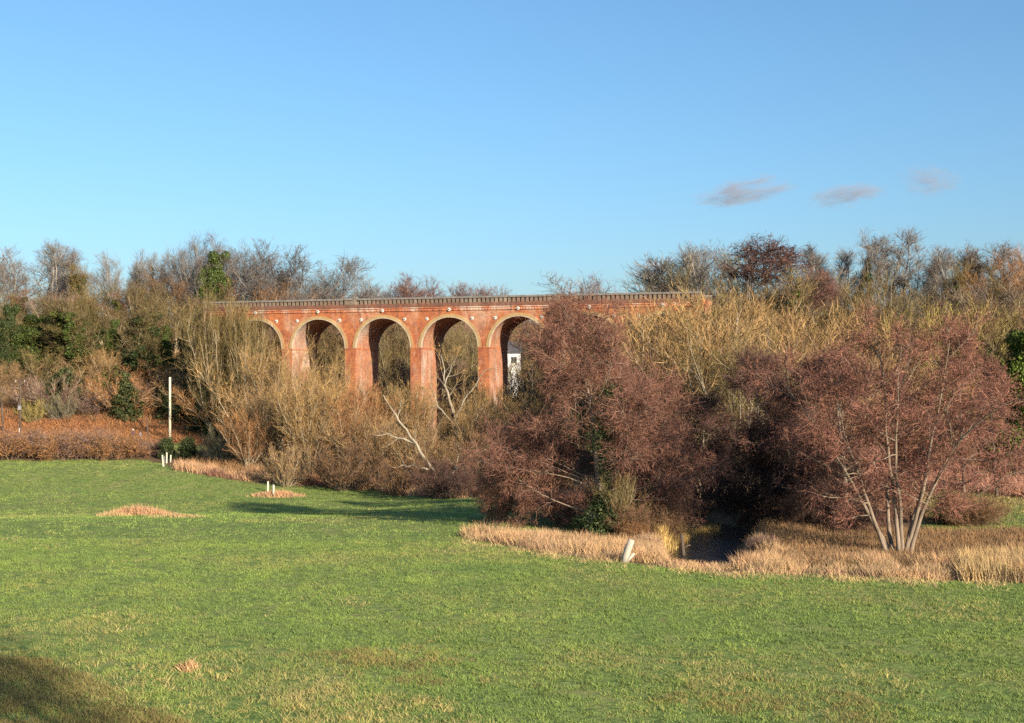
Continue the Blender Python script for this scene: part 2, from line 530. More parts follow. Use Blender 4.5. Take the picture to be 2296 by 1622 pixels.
# prototypes -----------------------------------------------------------------
make_alder('alder_hero', 11, 16.5, cone_env(7.7, .58), 70, 2.3, 8, 5, 2, .026, ivy=26, low=.03, a0=90, a1=36, br=.27)
_st = []
_g = np.random.default_rng(3)
for i, (dx, ln) in enumerate([(-.46, .80), (-.30, .93), (-.13, 1.0), (.01, .98), (.14, 1.0), (.27, .9), (.10, .74), (-.22, .72)]):
    _st.append(((dx * 1.9, _g.uniform(-.4, .4), -.3), (dx, _g.uniform(-.28, .28), 1), 15.4 * ln, .18))
make_alder('alder_multi', 21, 16., dome_env(3.9, .55), 12, 7, 6, 4, 2, .027, stems=_st, low=.26, a0=72, a1=30, br=.5)
make_alder('alder_a', 12, 15., cone_env(6.0), 34, 7, 6, 4, 3, .034, low=.10)
make_alder('alder_b', 14, 15., dome_env(5.0, .5), 26, 7, 6, 4, 3, .034, low=.24, a0=74, a1=32, stems=[((0, 0, -.3), (.06, 0, 1), 14.5, .24), ((.3, .2, -.3), (.3, .1, 1), 11.5, .18)])
make_alder('alder_low', 17, 9., cone_env(8.5, .5), 50, 2.2, 9, 5, 3, .028, low=.03, a0=92, a1=40, br=.3)
make_round('round_a', 31); make_round('round_b', 32, 15., 1.3, .03, .2)
make_dome('dome_a', 35, 15., .036, 75, 18, .16, 14); make_dome('dome_b', 36, 15., .03, 60, 14, .2)
make_tall('tall_a', 41); make_tall('tall_b', 42, 15., 2.0)
make_willow('willow_a', 51); make_willow('willow_b', 52, 9., 14, 48, .04, 1.0); make_willow('willow_c', 53, 9., 26, 26, .032, .9)
make_willow('willow_big', 54, 14., 12, 34, .04, 1.0, .16, .09)
make_willow('willow_low', 55, 5., 26, 62, .032, .7, .12, .11)
make_ivy('ivy_a', 61); make_ivy('ivy_b', 62, 15., .04, .95, 1.9, 0, 20000, .8); make_ivy('ivy_lean', 63, 13., .04, .85, 1.1, -.35, 11000, .9)
make_ivy('ivy_full', 64, 15., .04, 1.0, 3.0, 0, 30000, .6)
make_bush('bush_cone', 71, 6., 2.0, 'cone', 12000, -.12); make_bush('bush_dome', 72, 4., 2.6, 'dome', 14000)
make_bramble('bramble_a', 81); make_bramble('bramble_b', 82, 2.4, 3.2, 80); make_bramble('bramble_mound', 83, 2.6, 2.2, 150, .022, 0, 1.4)

def make_pale(key, seed, Hh, limbs, w=.03):
    """bare willow with thick pale limbs; limbs: polylines with start radius"""
    pl = Plant(seed)
    L0 = []
    for pts, r in limbs:
        pts = np.array(pts, float)
        t = np.linspace(0, len(pts) - 1, 4 * (len(pts) - 1) + 1)
        q = np.stack([np.interp(t, np.arange(len(pts)), pts[:, k]) for k in range(3)], 1)
        q[1:] += pl.rng.normal(0, .07, q[1:].shape)
        rad = r * (1 - .8 * np.linspace(0, 1, len(q)))
        pl.lines.append((q, rad, 1)); L0.append((q, rad))
    l1 = pl.children(L0, 6, .3, .97, 45, 28, lambda t: Hh * .22 * (1.2 - .7 * t), .11, .07, .5, 2, 5, .25, minr=.02)
    P, D = pl.seeds(l1, 9, .25)
    a = pl.twigs(P, D, Hh * .075, w, 35, .2)
    b = pl.sub(a, 3, .6, w * .7, 38, .15)
    finish(key, pl, Hh)

make_pale('pale_tree', 91, 10., [([(0, 0, -.3), (.1, 0, 2.6), (-.2, .2, 5.)], .20), ([(-.2, .2, 5.), (-1.0, 0, 7.2), (-1.2, .3, 10)], .15), ([(-.1, .1, 4.4), (1.0, .3, 6.4), (2.6, 0, 8.6)], .13),
                                 ([(.1, 0, 2.6), (1.4, -.3, 4.2), (2.6, -.4, 5.6)], .13), ([(-.1, 0, 3.8), (-1.6, .2, 5.6), (-2.2, .1, 7.4)], .11), ([(-1, 0, 7.2), (-.2, .4, 9.4)], .08)])
make_pale('fallen_willow', 92, 8., [([(0, 0, -.3), (-1.4, .1, 1.6), (-3.2, .1, 4.2), (-4.9, .3, 6.4), (-6.3, .4, 8.6)], .23), ([(-1.4, .1, 1.6), (-3.4, -.3, 2.2), (-5.4, -.4, 2.0)], .15), ([(-3.2, .1, 4.2), (-5.4, .3, 4.9), (-7.2, .2, 5.0)], .13),
                                    ([(-.5, 0, .5), (1.6, -.2, 2.6), (3.4, -.2, 3.6), (5.6, -.3, 5.0)], .16), ([(0, 0, 0), (.9, .2, 2.4), (1.0, .2, 4.4)], .12), ([(-4.9, .3, 6.4), (-4.4, .2, 8.2)], .09)])

# colours (albedo); gap is an alder tint with the stream gap's shade painted in
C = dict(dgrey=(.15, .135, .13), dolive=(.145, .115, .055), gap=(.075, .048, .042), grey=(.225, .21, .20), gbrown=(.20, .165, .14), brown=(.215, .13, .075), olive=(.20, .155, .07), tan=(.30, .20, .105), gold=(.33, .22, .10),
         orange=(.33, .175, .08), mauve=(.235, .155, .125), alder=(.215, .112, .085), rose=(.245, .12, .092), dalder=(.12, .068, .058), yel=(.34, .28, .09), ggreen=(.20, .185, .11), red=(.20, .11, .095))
BARKC = dict(grey=(.30, .27, .24), brown=(.22, .17, .12), pale=(.36, .31, .23), olive=(.33, .28, .17), tan=(.42, .34, .23), dark=(.12, .10, .08), alder=(.25, .195, .145))
LEAFC = dict(ivy=(.07, .10, .027), dark=(.05, .07, .026), bright=(.11, .16, .03), holly=(.065, .08, .032), olive=(.09, .10, .03), dead=(.16, .09, .06), bram=(.14, .13, .06))

_rnd = random.Random(77)
KIND = {'alder': ('alder_tree', 'tree'), 'round': ('bare_tree', 'tree'), 'dome': ('bare_tree', 'tree'), 'tall': ('bare_tree', 'tree'), 'willow': ('willow_shrub', 'shrub'), 'ivy': ('ivy_clad_tree', 'tree'),
        'bush': ('evergreen_bush', 'bush'), 'bramble': ('bramble_bush', 'bush'), 'pale': ('bare_willow_tree', 'tree'), 'fallen': ('leaning_willow_tree', 'tree')}

def plant(key, x, d, top, label, twig='brown', bark='brown', leaf='ivy', w=1.0, rot=None, group=None, base=None, sink=0., name=None, cat=None):
    parts, Hh = PROTO[key]
    X = (x - CX) / F * d
    z0 = float(height(X, d)) if base is None else base
    zt = H - (top - HY) / F * d
    sc = (zt - z0 + sink) / Hh
    nm, ct = KIND[key.split('_')[0]]
    root = link(name or nm, None, loc=(X, d, z0 - sink))
    root.empty_display_size = .5
    root.rotation_euler.z = _rnd.uniform(0, 6.28) if rot is None else rot
    root.scale = (sc * w, sc * w, sc)
    tag(root, label, cat or ct, group)
    for pn, me in parts.items():
        c = {'trunk': BARKC[bark], 'crown': C[twig] if isinstance(twig, str) else twig}.get(pn, LEAFC[leaf])
        j = _rnd.uniform(.92, 1.08)
        link(pn, me, root, color=tuple(v * j for v in c))
    return root

# ------------------------------------------------------------------ TREES
GL = 'bare trees along the left skyline'
GW = 'trees of the wooded slope at the left'
GT = 'shrubs at the foot of the left slope'
GC = 'willow shrubs in front of the viaduct'
GB = 'trees seen through and over the viaduct arches'
GR = 'bare trees along the right skyline'
GA = 'reddish alders by the stream'
P = plant
# left skyline
P('round_a', 8, 262, 556, 'grey-brown bare tree with round crown at the left edge of the skyline', 'gbrown', 'grey', w=1.28, group=GL)
P('tall_a', 92, 268, 534, 'pale slender bare tree standing highest at the far left of the skyline', 'grey', 'grey', w=2.02, group=GL)
P('tall_b', 152, 270, 552, 'thin pale bare tree just right of the tallest far left tree', 'grey', 'grey', w=1.76, group=GL)
P('ivy_b', 184, 257, 586, 'round-topped ivy-dark tree on the skyline left of the gap above the bracken', 'olive', 'brown', 'olive', w=1.20, group=GL)
P('dome_b', 262, 264, 560, 'grey bare tree with a wide twiggy crown left of the thin ivied trunks', 'grey', 'grey', w=0.95, group=GL)
P('ivy_a', 318, 262, 556, 'thin skyline trunk wrapped in ivy under a bare pointed top', 'grey', 'brown', 'dark', w=0.72, group=GL)
P('ivy_lean', 352, 264, 562, 'narrow leaning ivied trunk on the skyline left of the big ivy tree', 'grey', 'brown', 'dark', w=0.72, rot=0, group=GL)
P('round_a', 392, 262, 548, 'grey bare crown partly hidden by the big ivy tree on the skyline', 'grey', 'grey', w=0.96, group=GL)
P('dome_b', 448, 252, 516, 'tall bare tree whose crown rises behind the big ivy-covered trunk', 'dgrey', 'grey', w=0.9, group=GL)
P('ivy_full', 472, 246, 542, 'big tree with a thick green ivy column, tallest on the left skyline', 'dgrey', 'brown', 'ivy', w=0.85, group=GL)
P('dome_b', 528, 262, 540, 'grey bare tree between the big ivy tree and the broad spreading tree', 'dgrey', 'grey', w=0.95, group=GL)
P('dome_a', 648, 254, 540, 'broad spreading bare tree with domed crown above the left end of the viaduct', 'dgrey', 'grey', w=1.3, rot=.4, group=GL)
P('ivy_lean', 606, 251, 572, 'leaning dark ivied trunk inside the broad spreading bare tree', 'dgrey', 'brown', 'dark', w=1.44, rot=0, group=GL)
P('dome_b', 712, 262, 600, 'smaller bare tree on the right shoulder of the broad spreading tree', 'dgrey', 'grey', w=1.2, group=GL)
P('dome_a', 775, 250, 628, 'low bare brown tree behind the parapet at the end of the left skyline', 'gbrown', 'grey', w=0.95, group=GL)
P('willow_a', 566, 244, 622, 'brown twiggy shrub at the foot of the broad spreading tree', 'brown', 'brown', w=1.44, group=GL)
P('willow_b', 716, 246, 650, 'brown twiggy shrub showing over the parapet left of the third arch', 'brown', 'brown', w=1.44, group=GL)
# wooded slope
P('willow_big', 30, 246, 640, 'olive-brown bare tree in the left wood at the picture edge', 'dolive', 'olive', w=1.40, group=GW)
P('ivy_full', 60, 226, 690, 'wide dark green ivied tree nearest the left edge of the wood', 'dolive', 'olive', 'ivy', w=1.47, group=GW)
P('willow_big', 118, 244, 648, 'olive-brown bare tree between the two ivied trees far left', 'dolive', 'olive', w=1.24, group=GW)
P('ivy_b', 165, 226, 672, 'olive ivied tree with a yellowish twig top left of the dark hollow', 'dolive', 'olive', 'olive', w=1.71, group=GW)
P('ivy_a', 232, 238, 655, 'tall thin ivied tree right of the dark hollow in the left wood', 'dolive', 'olive', 'dark', w=1.40, group=GW)
P('willow_big', 232, 250, 625, 'brown bare tree rising behind the dark hollow in the left wood', 'dolive', 'olive', w=1.40, group=GW)
P('ivy_full', 312, 226, 690, 'broad very dark ivied tree in the middle of the left wood', 'dolive', 'olive', 'dark', w=1.24, group=GW)
P('willow_big', 318, 248, 615, 'olive bare tree above the broad very dark ivied tree', 'dolive', 'olive', w=1.24, group=GW)
P('ivy_a', 374, 226, 690, 'upright ivied tree with pale stems right of the very dark one', 'dolive', 'olive', 'ivy', w=1.71, group=GW)
P('willow_big', 396, 248, 600, 'dark brown bare tree below the big ivy tree of the skyline', 'brown', 'brown', w=1.40, group=GW)
P('ivy_b', 442, 205, 664, 'ivied tree in front of the brick wall at the viaduct end', 'olive', 'tan', 'dark', w=1.5, group=GW)
P('willow_c', 484, 203, 640, 'pale-stemmed olive tree hiding the left end of the viaduct', 'olive', 'tan', w=0.6, group=GW)
P('ivy_full', 492, 206, 706, 'green ivied mass between the white pole and the first arch', 'dolive', 'tan', 'ivy', w=.5, group=GW)
P('ivy_b', 518, 202, 668, 'ivied tree with pale straight stems beside the first arch', 'olive', 'tan', 'ivy', w=0.7, group=GW)
P('willow_c', 552, 201, 672, 'thin olive sapling cluster covering the left half of the first arch', 'olive', 'tan', w=0.45, group=GW)
for i, x in enumerate((-20, 20, 52, 90, 128, 150, 205, 215, 262, 285, 335, 360, 390, 415, 455, 500)):
    P(('willow_big', 'ivy_b', 'willow_a', 'ivy_a')[i % 4], x, (240, 238, 243, 246)[(i * 7) % 4], (668, 670, 640, 655, 690, 645)[(i * 5) % 6], 'twiggy olive-brown tree packed between the ivied trees of the left wood', ('dolive', 'brown', 'olive', 'dolive', 'mauve')[i % 5], ('tan', 'olive')[i % 2], ('olive', 'dark', 'ivy')[i % 3], w=1.25, group='twiggy fill of the left wood')
P('ivy_full', 420, 222, 700, 'dark ivied mass behind the white pole at the top of the slope', 'dolive', 'olive', 'dark', w=.8, group=GW)
P('ivy_full', 250, 228, 704, 'green ivied mass above the leaning holly', 'dolive', 'olive', 'ivy', w=.6, group=GW)
P('ivy_full', 118, 229, 708, 'dark ivied mass right of the wide green tree at the left edge of the wood', 'dolive', 'olive', 'olive', w=.7, group=GW)
P('ivy_full', 368, 224, 716, 'green ivied mass over the dark bush beside the white pole', 'dolive', 'olive', 'ivy', w=.6, group=GW)
P('ivy_full', 12, 224, 664, 'dark ivied tree cut by the left picture edge', 'dolive', 'olive', 'dark', w=.7, group=GW)
P('ivy_b', 205, 222, 668, 'ivied tree right of the olive one with dense green lower half', 'dolive', 'olive', 'ivy', w=1.3, group=GW)
P('ivy_b', 292, 220, 660, 'ivied tree directly above the leaning holly', 'dolive', 'olive', 'dark', w=1.3, group=GW)
P('ivy_full', 458, 214, 688, 'broad dark ivied tree beside the left end of the parapet', 'dolive', 'tan', 'dark', w=.6, group=GW)
# thicket at the slope's foot
P('willow_b', 14, 220, 800, 'tan bare shrub at the left picture edge above the bracken', 'tan', 'brown', w=1.38, group=GT)
P('willow_a', 88, 222, 778, 'olive-tan domed shrub with dark bare stems above the dark pole', 'olive', 'olive', w=1.56, group=GT)
P('bush_dome', 136, 212, 818, 'small dark evergreen bush between tan shrubs left of the holly', 'brown', 'brown', 'holly', w=0.78, group=GT)
P('willow_b', 186, 219, 800, 'tan bare shrub between the small evergreen and the holly', 'tan', 'tan', w=1.38, group=GT)
P('willow_c', 238, 221, 775, 'tallest golden shrub in the thicket behind the holly', 'gold', 'tan', w=1.44, group=GT)
P('bush_cone', 290, 208, 826, 'leaning cone-shaped dark holly standing on the bracken edge', 'brown', 'brown', 'holly', w=1.15, rot=0, group=GT, name='holly_bush')
P('willow_b', 340, 218, 806, 'orange-tan shrub between the holly and the white pole', 'orange', 'tan', w=1.38, group=GT)
P('bush_dome', 368, 211, 856, 'dark evergreen bush just left of the white pole', 'brown', 'brown', 'holly', w=0.69, group=GT)
P('willow_low', 425, 214, 806, 'wide tan shrub with sweeping stems right of the white pole', 'tan', 'tan', w=1.06, group=GT)
P('willow_a', 478, 216, 812, 'mauve-brown shrub below the ivied trees at the viaduct end', 'mauve', 'brown', w=1.38, group=GT)
P('willow_b', 528, 203, 838, 'reddish-brown shrub filling the gap left of the golden willows', 'orange', 'tan', w=1.25, group=GT)
P('willow_low', 74, 206, 888, 'small bright yellow shrub on the bracken by the dark pole', 'yel', 'olive', w=0.78, group=GT)
P('willow_low', 140, 207, 880, 'grey low shrub with layered branches right of the yellow one', 'ggreen', 'grey', w=0.81, group=GT)
P('willow_low', 196, 209, 872, 'low brown shrub between the layered grey shrub and the holly', 'mauve', 'brown', w=1.12, group=GT)
for i, x in enumerate((-15, 45, 110, 160, 212, 262, 318, 395, 455, 505)):
    P(('willow_b', 'willow_a', 'willow_low')[i % 3], x, (213, 216, 210)[i % 3], (850, 835, 872)[(i * 5) % 3], 'bare tan shrub packed among the shrubs above the bracken', ('tan', 'orange', 'mauve', 'gold')[i % 4], 'tan', w=1.2, group='tan shrubs packed above the bracken')
# hedge on the far meadow edge
for i, x in enumerate((-10, 32, 75, 120, 165, 208, 250, 292, 330)):
    P('bramble_a' if i % 2 else 'bramble_b', x, 189.2 + (i % 3) * .8, (951, 956, 958, 953, 957, 954, 962, 976, 983)[i], 'mauve-brown bramble bush in the row along the far left edge of the meadow', 'mauve' if i % 3 else 'orange', 'brown', 'dead', w=1.15, group='brambles along the far meadow edge', sink=.1)
P('bush_dome', 372, 187.5, 978, 'low black-green bush at the foot of the white pole', 'brown', 'dark', 'dark', w=.75, sink=.2)
P('bush_dome', 424, 186, 976, 'wide dark bush between the white pole and the grey-green shrub', 'brown', 'dark', 'dark', w=.8, sink=.2)
P('willow_low', 500, 177, 948, 'grey-green fan-shaped shrub behind the reeds at the meadow corner', 'ggreen', 'olive', w=.72)
# willows before the viaduct
P('willow_big', 632, 184, 742, 'tall golden willow below the second arch with pale upright trunk', 'gold', 'pale', w=0.81, group=GC)
P('willow_b', 586, 187, 770, 'golden willow under the first arch beside the olive saplings', 'gold', 'tan', w=0.81, group=GC)
P('willow_a', 596, 172, 850, 'tan willow with crossing branches in front of the first pier', 'tan', 'tan', w=0.95, group=GC)
P('willow_c', 692, 166, 815, 'golden-brown willow with many stems rising from the meadow edge below the second arch', 'gold', 'tan', w=0.90, group=GC)
P('willow_big', 748, 187, 775, 'golden willow filling the second arch, pale forks on its right side', 'gold', 'pale', w=0.66, group=GC)
P('willow_b', 768, 170, 856, 'reddish-tan willow in front of the pier between second and third arch', 'orange', 'tan', w=0.95, group=GC)
P('willow_c', 820, 176, 846, 'slim orange-gold willow against the pier left of the third arch', 'orange', 'tan', w=0.85, group=GC)
P('willow_b', 836, 160, 900, 'tan willow low in the thicket below the third arch', 'tan', 'brown', w=0.95, group=GC)
P('willow_big', 872, 184, 834, 'olive-gold willow standing inside the third arch', 'olive', 'tan', w=0.66, group=GC)
P('willow_c', 930, 178, 850, 'bright golden willow against the pier left of the fourth arch', 'gold', 'tan', w=1.04, group=GC)
P('fallen_willow', 1005, 151, 856, 'leaning willow with long bare white limb sloping up to the left', 'gold', 'pale', rot=0, w=0.95, group=GC)
P('pale_tree', 1022, 166, 752, 'white-limbed bare willow standing in the fourth arch', 'gold', 'pale', rot=0, w=0.95, group=GC)
P('willow_b', 945, 158, 930, 'tan willow below the long white leaning limb', 'tan', 'tan', w=0.95, group=GC)
P('willow_c', 1062, 160, 890, 'golden willow at the right foot of the white-limbed tree', 'gold', 'tan', w=1.04, group=GC)
P('willow_c', 1096, 178, 852, 'golden willow against the pier between the fourth and fifth arch', 'gold', 'tan', w=1.04, group=GC)
P('pale_tree', 1188, 180, 778, 'thin pale-limbed willow standing right of the white cottage in the fifth arch', 'gold', 'pale', rot=2.2, w=.5, group=GC)
P('willow_a', 1200, 165, 868, 'golden willow between the fifth arch and the big alder', 'gold', 'tan', w=0.95, group=GC)
P('willow_b', 1010, 154, 985, 'low tan willow in front of the white-limbed tree', 'tan', 'tan', w=1.04, group=GC)
P('willow_low', 1110, 148, 950, 'low brown willow left of the big alder', 'brown', 'brown', w=0.95, group=GC)
P('willow_low', 905, 150, 1018, 'dark brown low shrub at the stream edge below the third arch', 'brown', 'dark', w=1.04, group=GC)
P('willow_low', 770, 156, 985, 'dull brown low shrub at the stream edge below the second arch', 'brown', 'dark', w=1.04, group=GC)
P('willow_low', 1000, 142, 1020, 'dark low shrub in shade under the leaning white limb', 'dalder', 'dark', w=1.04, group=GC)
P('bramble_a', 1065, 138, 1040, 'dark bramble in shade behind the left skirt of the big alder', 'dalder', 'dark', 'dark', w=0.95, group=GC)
P('willow_low', 640, 158, 990, 'thin tan shrub left of the many-stemmed willow at the meadow edge', 'tan', 'tan', w=0.76, group=GC)
P('willow_a', 560, 170, 905, 'reddish-tan shrub just right of the grey-green fan-shaped shrub', 'orange', 'tan', w=0.85, group=GC)
# alders
P('alder_hero', 1346, 97.7, 650, 'big reddish-brown alder with ivied trunk casting the long shadow on the meadow', 'alder', 'alder', 'dark', w=1.0, rot=.5, group=GA)
P('alder_low', 1195, 104, 930, 'small alder at the left skirt of the big ivied alder', 'alder', 'alder', w=0.72, group=GA)
P('alder_b', 1455, 108, 775, 'lower reddish alder on the right shoulder of the big ivied alder', 'alder', 'alder', w=.85, rot=0, group=GA)
P('alder_multi', 2022, 85.4, 684, 'many-stemmed rosy alder with pale trunks fanning from the reeds at right', 'rose', 'alder', w=1.0, rot=0, group=GA)
P('alder_a', 2165, 104, 706, 'rosy alder behind and right of the many-stemmed one', 'rose', 'alder', w=.72, rot=.6, group=GA)
P('alder_a', 1905, 97, 760, 'reddish alder just left of the many-stemmed one', 'alder', 'alder', w=1.1, group=GA)
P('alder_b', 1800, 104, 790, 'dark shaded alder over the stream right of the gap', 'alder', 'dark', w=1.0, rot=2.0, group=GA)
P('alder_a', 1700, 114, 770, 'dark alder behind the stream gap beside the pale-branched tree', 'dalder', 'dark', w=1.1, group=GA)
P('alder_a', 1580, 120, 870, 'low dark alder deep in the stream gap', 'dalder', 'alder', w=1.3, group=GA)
P('alder_a', 2235, 128, 790, 'brownish alder beside the bright green ivied tree at the right edge', 'alder', 'dark', w=.8, rot=1.2, group=GA)
P('alder_a', 1730, 205, 522, 'dark alder with drooping clustered twigs, highest on the right skyline', 'dalder', 'brown', 'ivy', w=1.7, rot=.3, group=GR)
P('ivy_lean', 1765, 200, 600, 'yellow-green ivied trunk under the dark skyline alder', 'olive', 'tan', 'bright', w=1.20, rot=2.5, group=GR)
P('alder_a', 1855, 198, 600, 'reddish alder on the skyline right of the dark drooping one', 'red', 'brown', w=1.12, group=GR)
P('willow_low', 1385, 96.2, 1045, 'olive shrub at the right foot of the big ivied alder', 'olive', 'olive', w=.55)
# willows at right
GD = 'golden willows between the big alder and the right alders'
P('willow_big', 1660, 128, 690, 'tall pale-branched willow between the big alder and the dark alders', 'olive', 'pale', w=.8, group=GD)
P('willow_c', 1504, 142, 670, 'orange-gold willow showing right of the big alder crown', 'gold', 'tan', w=1.1, group=GD)
P('willow_big', 1528, 168, 668, 'grey-green willow under the right end of the parapet', 'ggreen', 'olive', w=1.2, group=GD)
P('willow_c', 1622, 156, 640, 'bright gold willow covering the right end of the viaduct', 'gold', 'tan', w=1.3, group=GD)
P('willow_c', 1735, 160, 655, 'gold willow right below the dark skyline alder', 'gold', 'tan', w=.9, group=GD)
P('willow_a', 1840, 156, 665, 'gold willow left above the rosy many-stemmed alder', 'gold', 'tan', w=.9, group=GD)
P('willow_b', 1590, 138, 690, 'brown-gold willow behind the pale-branched willow', 'tan', 'tan', w=1.0, group=GD)
P('willow_b', 1770, 140, 740, 'brown willow above the dark shaded alder', 'brown', 'tan', w=1.0, group=GD)
P('willow_b', 1910, 150, 700, 'brown willow hidden behind the top of the rosy alder', 'brown', 'tan', w=1.0, group=GD)
P('willow_a', 1448, 158, 664, 'olive-tan willow just right of the big alder below the parapet', 'tan', 'tan', w=0.9, group=GD)
P('willow_c', 1570, 172, 660, 'gold willow below the parapet left of the bright gold one', 'gold', 'tan', w=1.3, group=GD)
P('willow_big', 1672, 170, 620, 'olive-gold willow hiding the right end of the parapet', 'olive', 'tan', w=1.5, group=GD)
P('willow_a', 1700, 150, 700, 'tan willow above the pale-branched willow', 'tan', 'tan', w=1.1, group=GD)
P('alder_low', 1650, 117, 950, 'dense alder scrub tinted dark for shade at the back of the stream gap', 'gap', 'dark', 'dark', w=.9, group=GA)  # scrub colour darkened to stand in for shade between the alders
P('alder_low', 1765, 106, 915, 'dense alder scrub tinted dark for shade left of the many-stemmed alder', 'gap', 'dark', 'dark', w=.8, group=GA)
P('alder_low', 1870, 99, 960, 'low alder scrub tinted dark for shade touching the left stems of the many-stemmed alder', 'gap', 'dark', 'dark', w=.8, group=GA)
# right skyline
P('dome_a', 1372, 246, 618, 'round brown tree behind the parapet above the big alder', 'red', 'brown', w=0.95, group=GR)
P('tall_a', 1440, 238, 592, 'short pale bare tree right of the round brown one', 'grey', 'grey', w=2.15, group=GR)
P('tall_b', 1500, 236, 545, 'pale bare tree third from the left end of the right skyline', 'grey', 'grey', w=1.98, group=GR)
P('tall_a', 1556, 236, 540, 'pale bare tree left of the dark drooping alder with a broad top', 'grey', 'grey', w=1.81, group=GR)
P('dome_b', 1612, 226, 543, 'pale round bare tree touching the dark drooping alder', 'ggreen', 'grey', w=0.95, group=GR)
P('tall_b', 1826, 232, 548, 'thin bare tree right behind the dark drooping alder', 'grey', 'grey', w=1.98, group=GR)
P('tall_a', 1872, 232, 552, 'thin bare tree between dark alder and the tall spire', 'grey', 'grey', w=1.65, group=GR)
P('ivy_a', 1922, 216, 512, 'tall spire-like bare tree with ivied lower trunk', 'grey', 'brown', 'dark', w=0.83, group=GR)
P('tall_b', 1992, 222, 508, 'highest pale bare tree above the olive multi-stemmed tree', 'grey', 'grey', w=1.89, group=GR)
P('willow_big', 1975, 196, 585, 'olive multi-stemmed tree with rounded top on the right skyline', 'olive', 'olive', w=0.93, group=GR)
P('tall_a', 2058, 228, 566, 'thin grey tree in the dip right of the olive multi-stemmed tree', 'grey', 'grey', w=1.65, group=GR)
P('tall_b', 2092, 228, 578, 'lowest thin grey tree in the dip of the right skyline', 'grey', 'grey', w=1.65, group=GR)
P('ivy_b', 2128, 202, 575, 'dark olive ivied tree right of the dip in the skyline', 'olive', 'olive', 'olive', w=0.90, group=GR)
P('tall_a', 2140, 214, 541, 'bare tree rising behind the dark olive ivied tree', 'gbrown', 'grey', w=1.65, group=GR)
P('tall_b', 2196, 212, 541, 'bare upright tree second from the right end of the skyline', 'gbrown', 'grey', w=1.98, group=GR)
P('ivy_a', 2192, 200, 590, 'ivied trunk below the upright trees near the right edge', 'olive', 'brown', 'dark', w=1.12, group=GR)
P('dome_b', 2272, 204, 548, 'brown bare tree at the right end of the skyline', 'orange', 'brown', w=0.95, group=GR)
P('tall_a', 2240, 210, 556, 'bare brown tree beside the rightmost skyline crown', 'gbrown', 'grey', w=1.65, group=GR)
for x, d, t, l, tw in ((2082, 186, 664, 'olive-green shrub below the dip of the right skyline', 'olive'), (2150, 182, 668, 'olive-gold shrub behind the top of the right rosy alder', 'yel'), (2228, 184, 664, 'olive shrub right of the rosy alder tops', 'olive'), (2285, 182, 660, 'brown-olive shrub at the right picture edge below the skyline', 'brown')):
    P('willow_a', x, d, t, l, tw, 'olive', w=.9, group='olive shrubs on the right slope')
P('ivy_full', 2286, 150, 705, 'bright green ivied tree at the right picture edge', 'olive', 'tan', 'bright', w=.85)
P('ivy_b', 2246, 152, 730, 'dull olive ivied tree left of the bright green one', 'olive', 'tan', 'olive', w=.8)
# through and above the arches
for x, d, t, l, key in ((585, 240, 715, 'bare tree seen through the first arch', 'round_a'), (680, 240, 708, 'bare tree seen through the left part of the second arch', 'round_b'), (742, 236, 712, 'bare tree seen through the right part of the second arch', 'willow_big'),
                        (830, 240, 700, 'bare tree behind the pier left of the third arch', 'round_a'), (890, 234, 706, 'mauve bare tree seen through the third arch', 'round_b'), (965, 240, 700, 'bare tree behind the pier left of the fourth arch', 'willow_big'),
                        (1030, 234, 702, 'bare tree seen through the fourth arch behind the white-limbed willow', 'round_a'), (1055, 246, 696, 'bare tree behind the right side of the fourth arch', 'round_b'), (1130, 280, 690, 'bare tree behind the white cottage', 'round_a'),
                        (1255, 246, 694, 'bare tree seen through the right part of the fifth arch', 'round_b'), (1240, 240, 700, 'bare tree behind the pier right of the fifth arch', 'willow_big'),
                        (640, 224, 790, 'low brown shrub seen through the bottom of the first two arches', 'willow_a'), (720, 224, 800, 'low brown shrub seen through the second arch', 'willow_b'), (900, 222, 795, 'low brown shrub seen through the third arch', 'willow_a'), (1050, 222, 800, 'low dark shrub seen through the fourth arch', 'willow_b'), (1196, 224, 800, 'low olive shrub right of the white cottage', 'willow_a')):
    P(key, x, d, t, l, 'olive' if x % 3 else 'mauve', 'olive', w=.8, group=GB)
for x, t, l, w in ((852, 642, 'low reddish tree over the parapet left of the broad red one', .6), (900, 630, 'reddish tree over the third arch beside the broad one', .6), (950, 612, 'broad reddish tree showing over the parapet above third and fourth arch', .75), (1003, 622, 'reddish tree on the right side of the broad one over the parapet', .6),
                   (1078, 640, 'small reddish tree over the parapet between fourth and fifth arch', .7), (1122, 652, 'smallest reddish tree over the parapet left of the fifth arch', .6)):
    P('dome_a' if x % 4 else 'dome_b', x, 300, t, l, 'red', 'brown', w=w * 1.6, group='distant reddish trees over the parapet')
for i, (x, d) in enumerate(((560, 246), (610, 252), (655, 248), (705, 254), (770, 246), (800, 254), (860, 248), (925, 256), (990, 246), (1050, 268), (1100, 284), (1160, 286), (1215, 282), (1270, 246), (1330, 250), (1400, 246))):
    P(('round_b', 'willow_big', 'willow_a')[i % 3], x, d, (694, 700, 690, 705)[i % 4], 'bare twiggy tree packed in the wood behind the viaduct', ('mauve', 'olive', 'brown', 'olive')[i % 4], 'olive', w=1.2, group='twiggy wood behind the viaduct')
for i, (x, d, t) in enumerate(((1640, 200, 600), (1700, 196, 640), (1790, 202, 615), (1880, 196, 640), (1940, 200, 660), (2040, 200, 640), (2100, 206, 620), (2170, 196, 640), (2225, 198, 620), (2300, 196, 630), (1585, 206, 610), (1830, 210, 590))):
    P(('willow_big', 'round_b', 'willow_a')[i % 3], x, d, t, 'twiggy bare tree packed along the foot of the right skyline', ('olive', 'brown', 'gbrown')[i % 3], 'olive', w=1.2, group='twiggy trees under the right skyline')
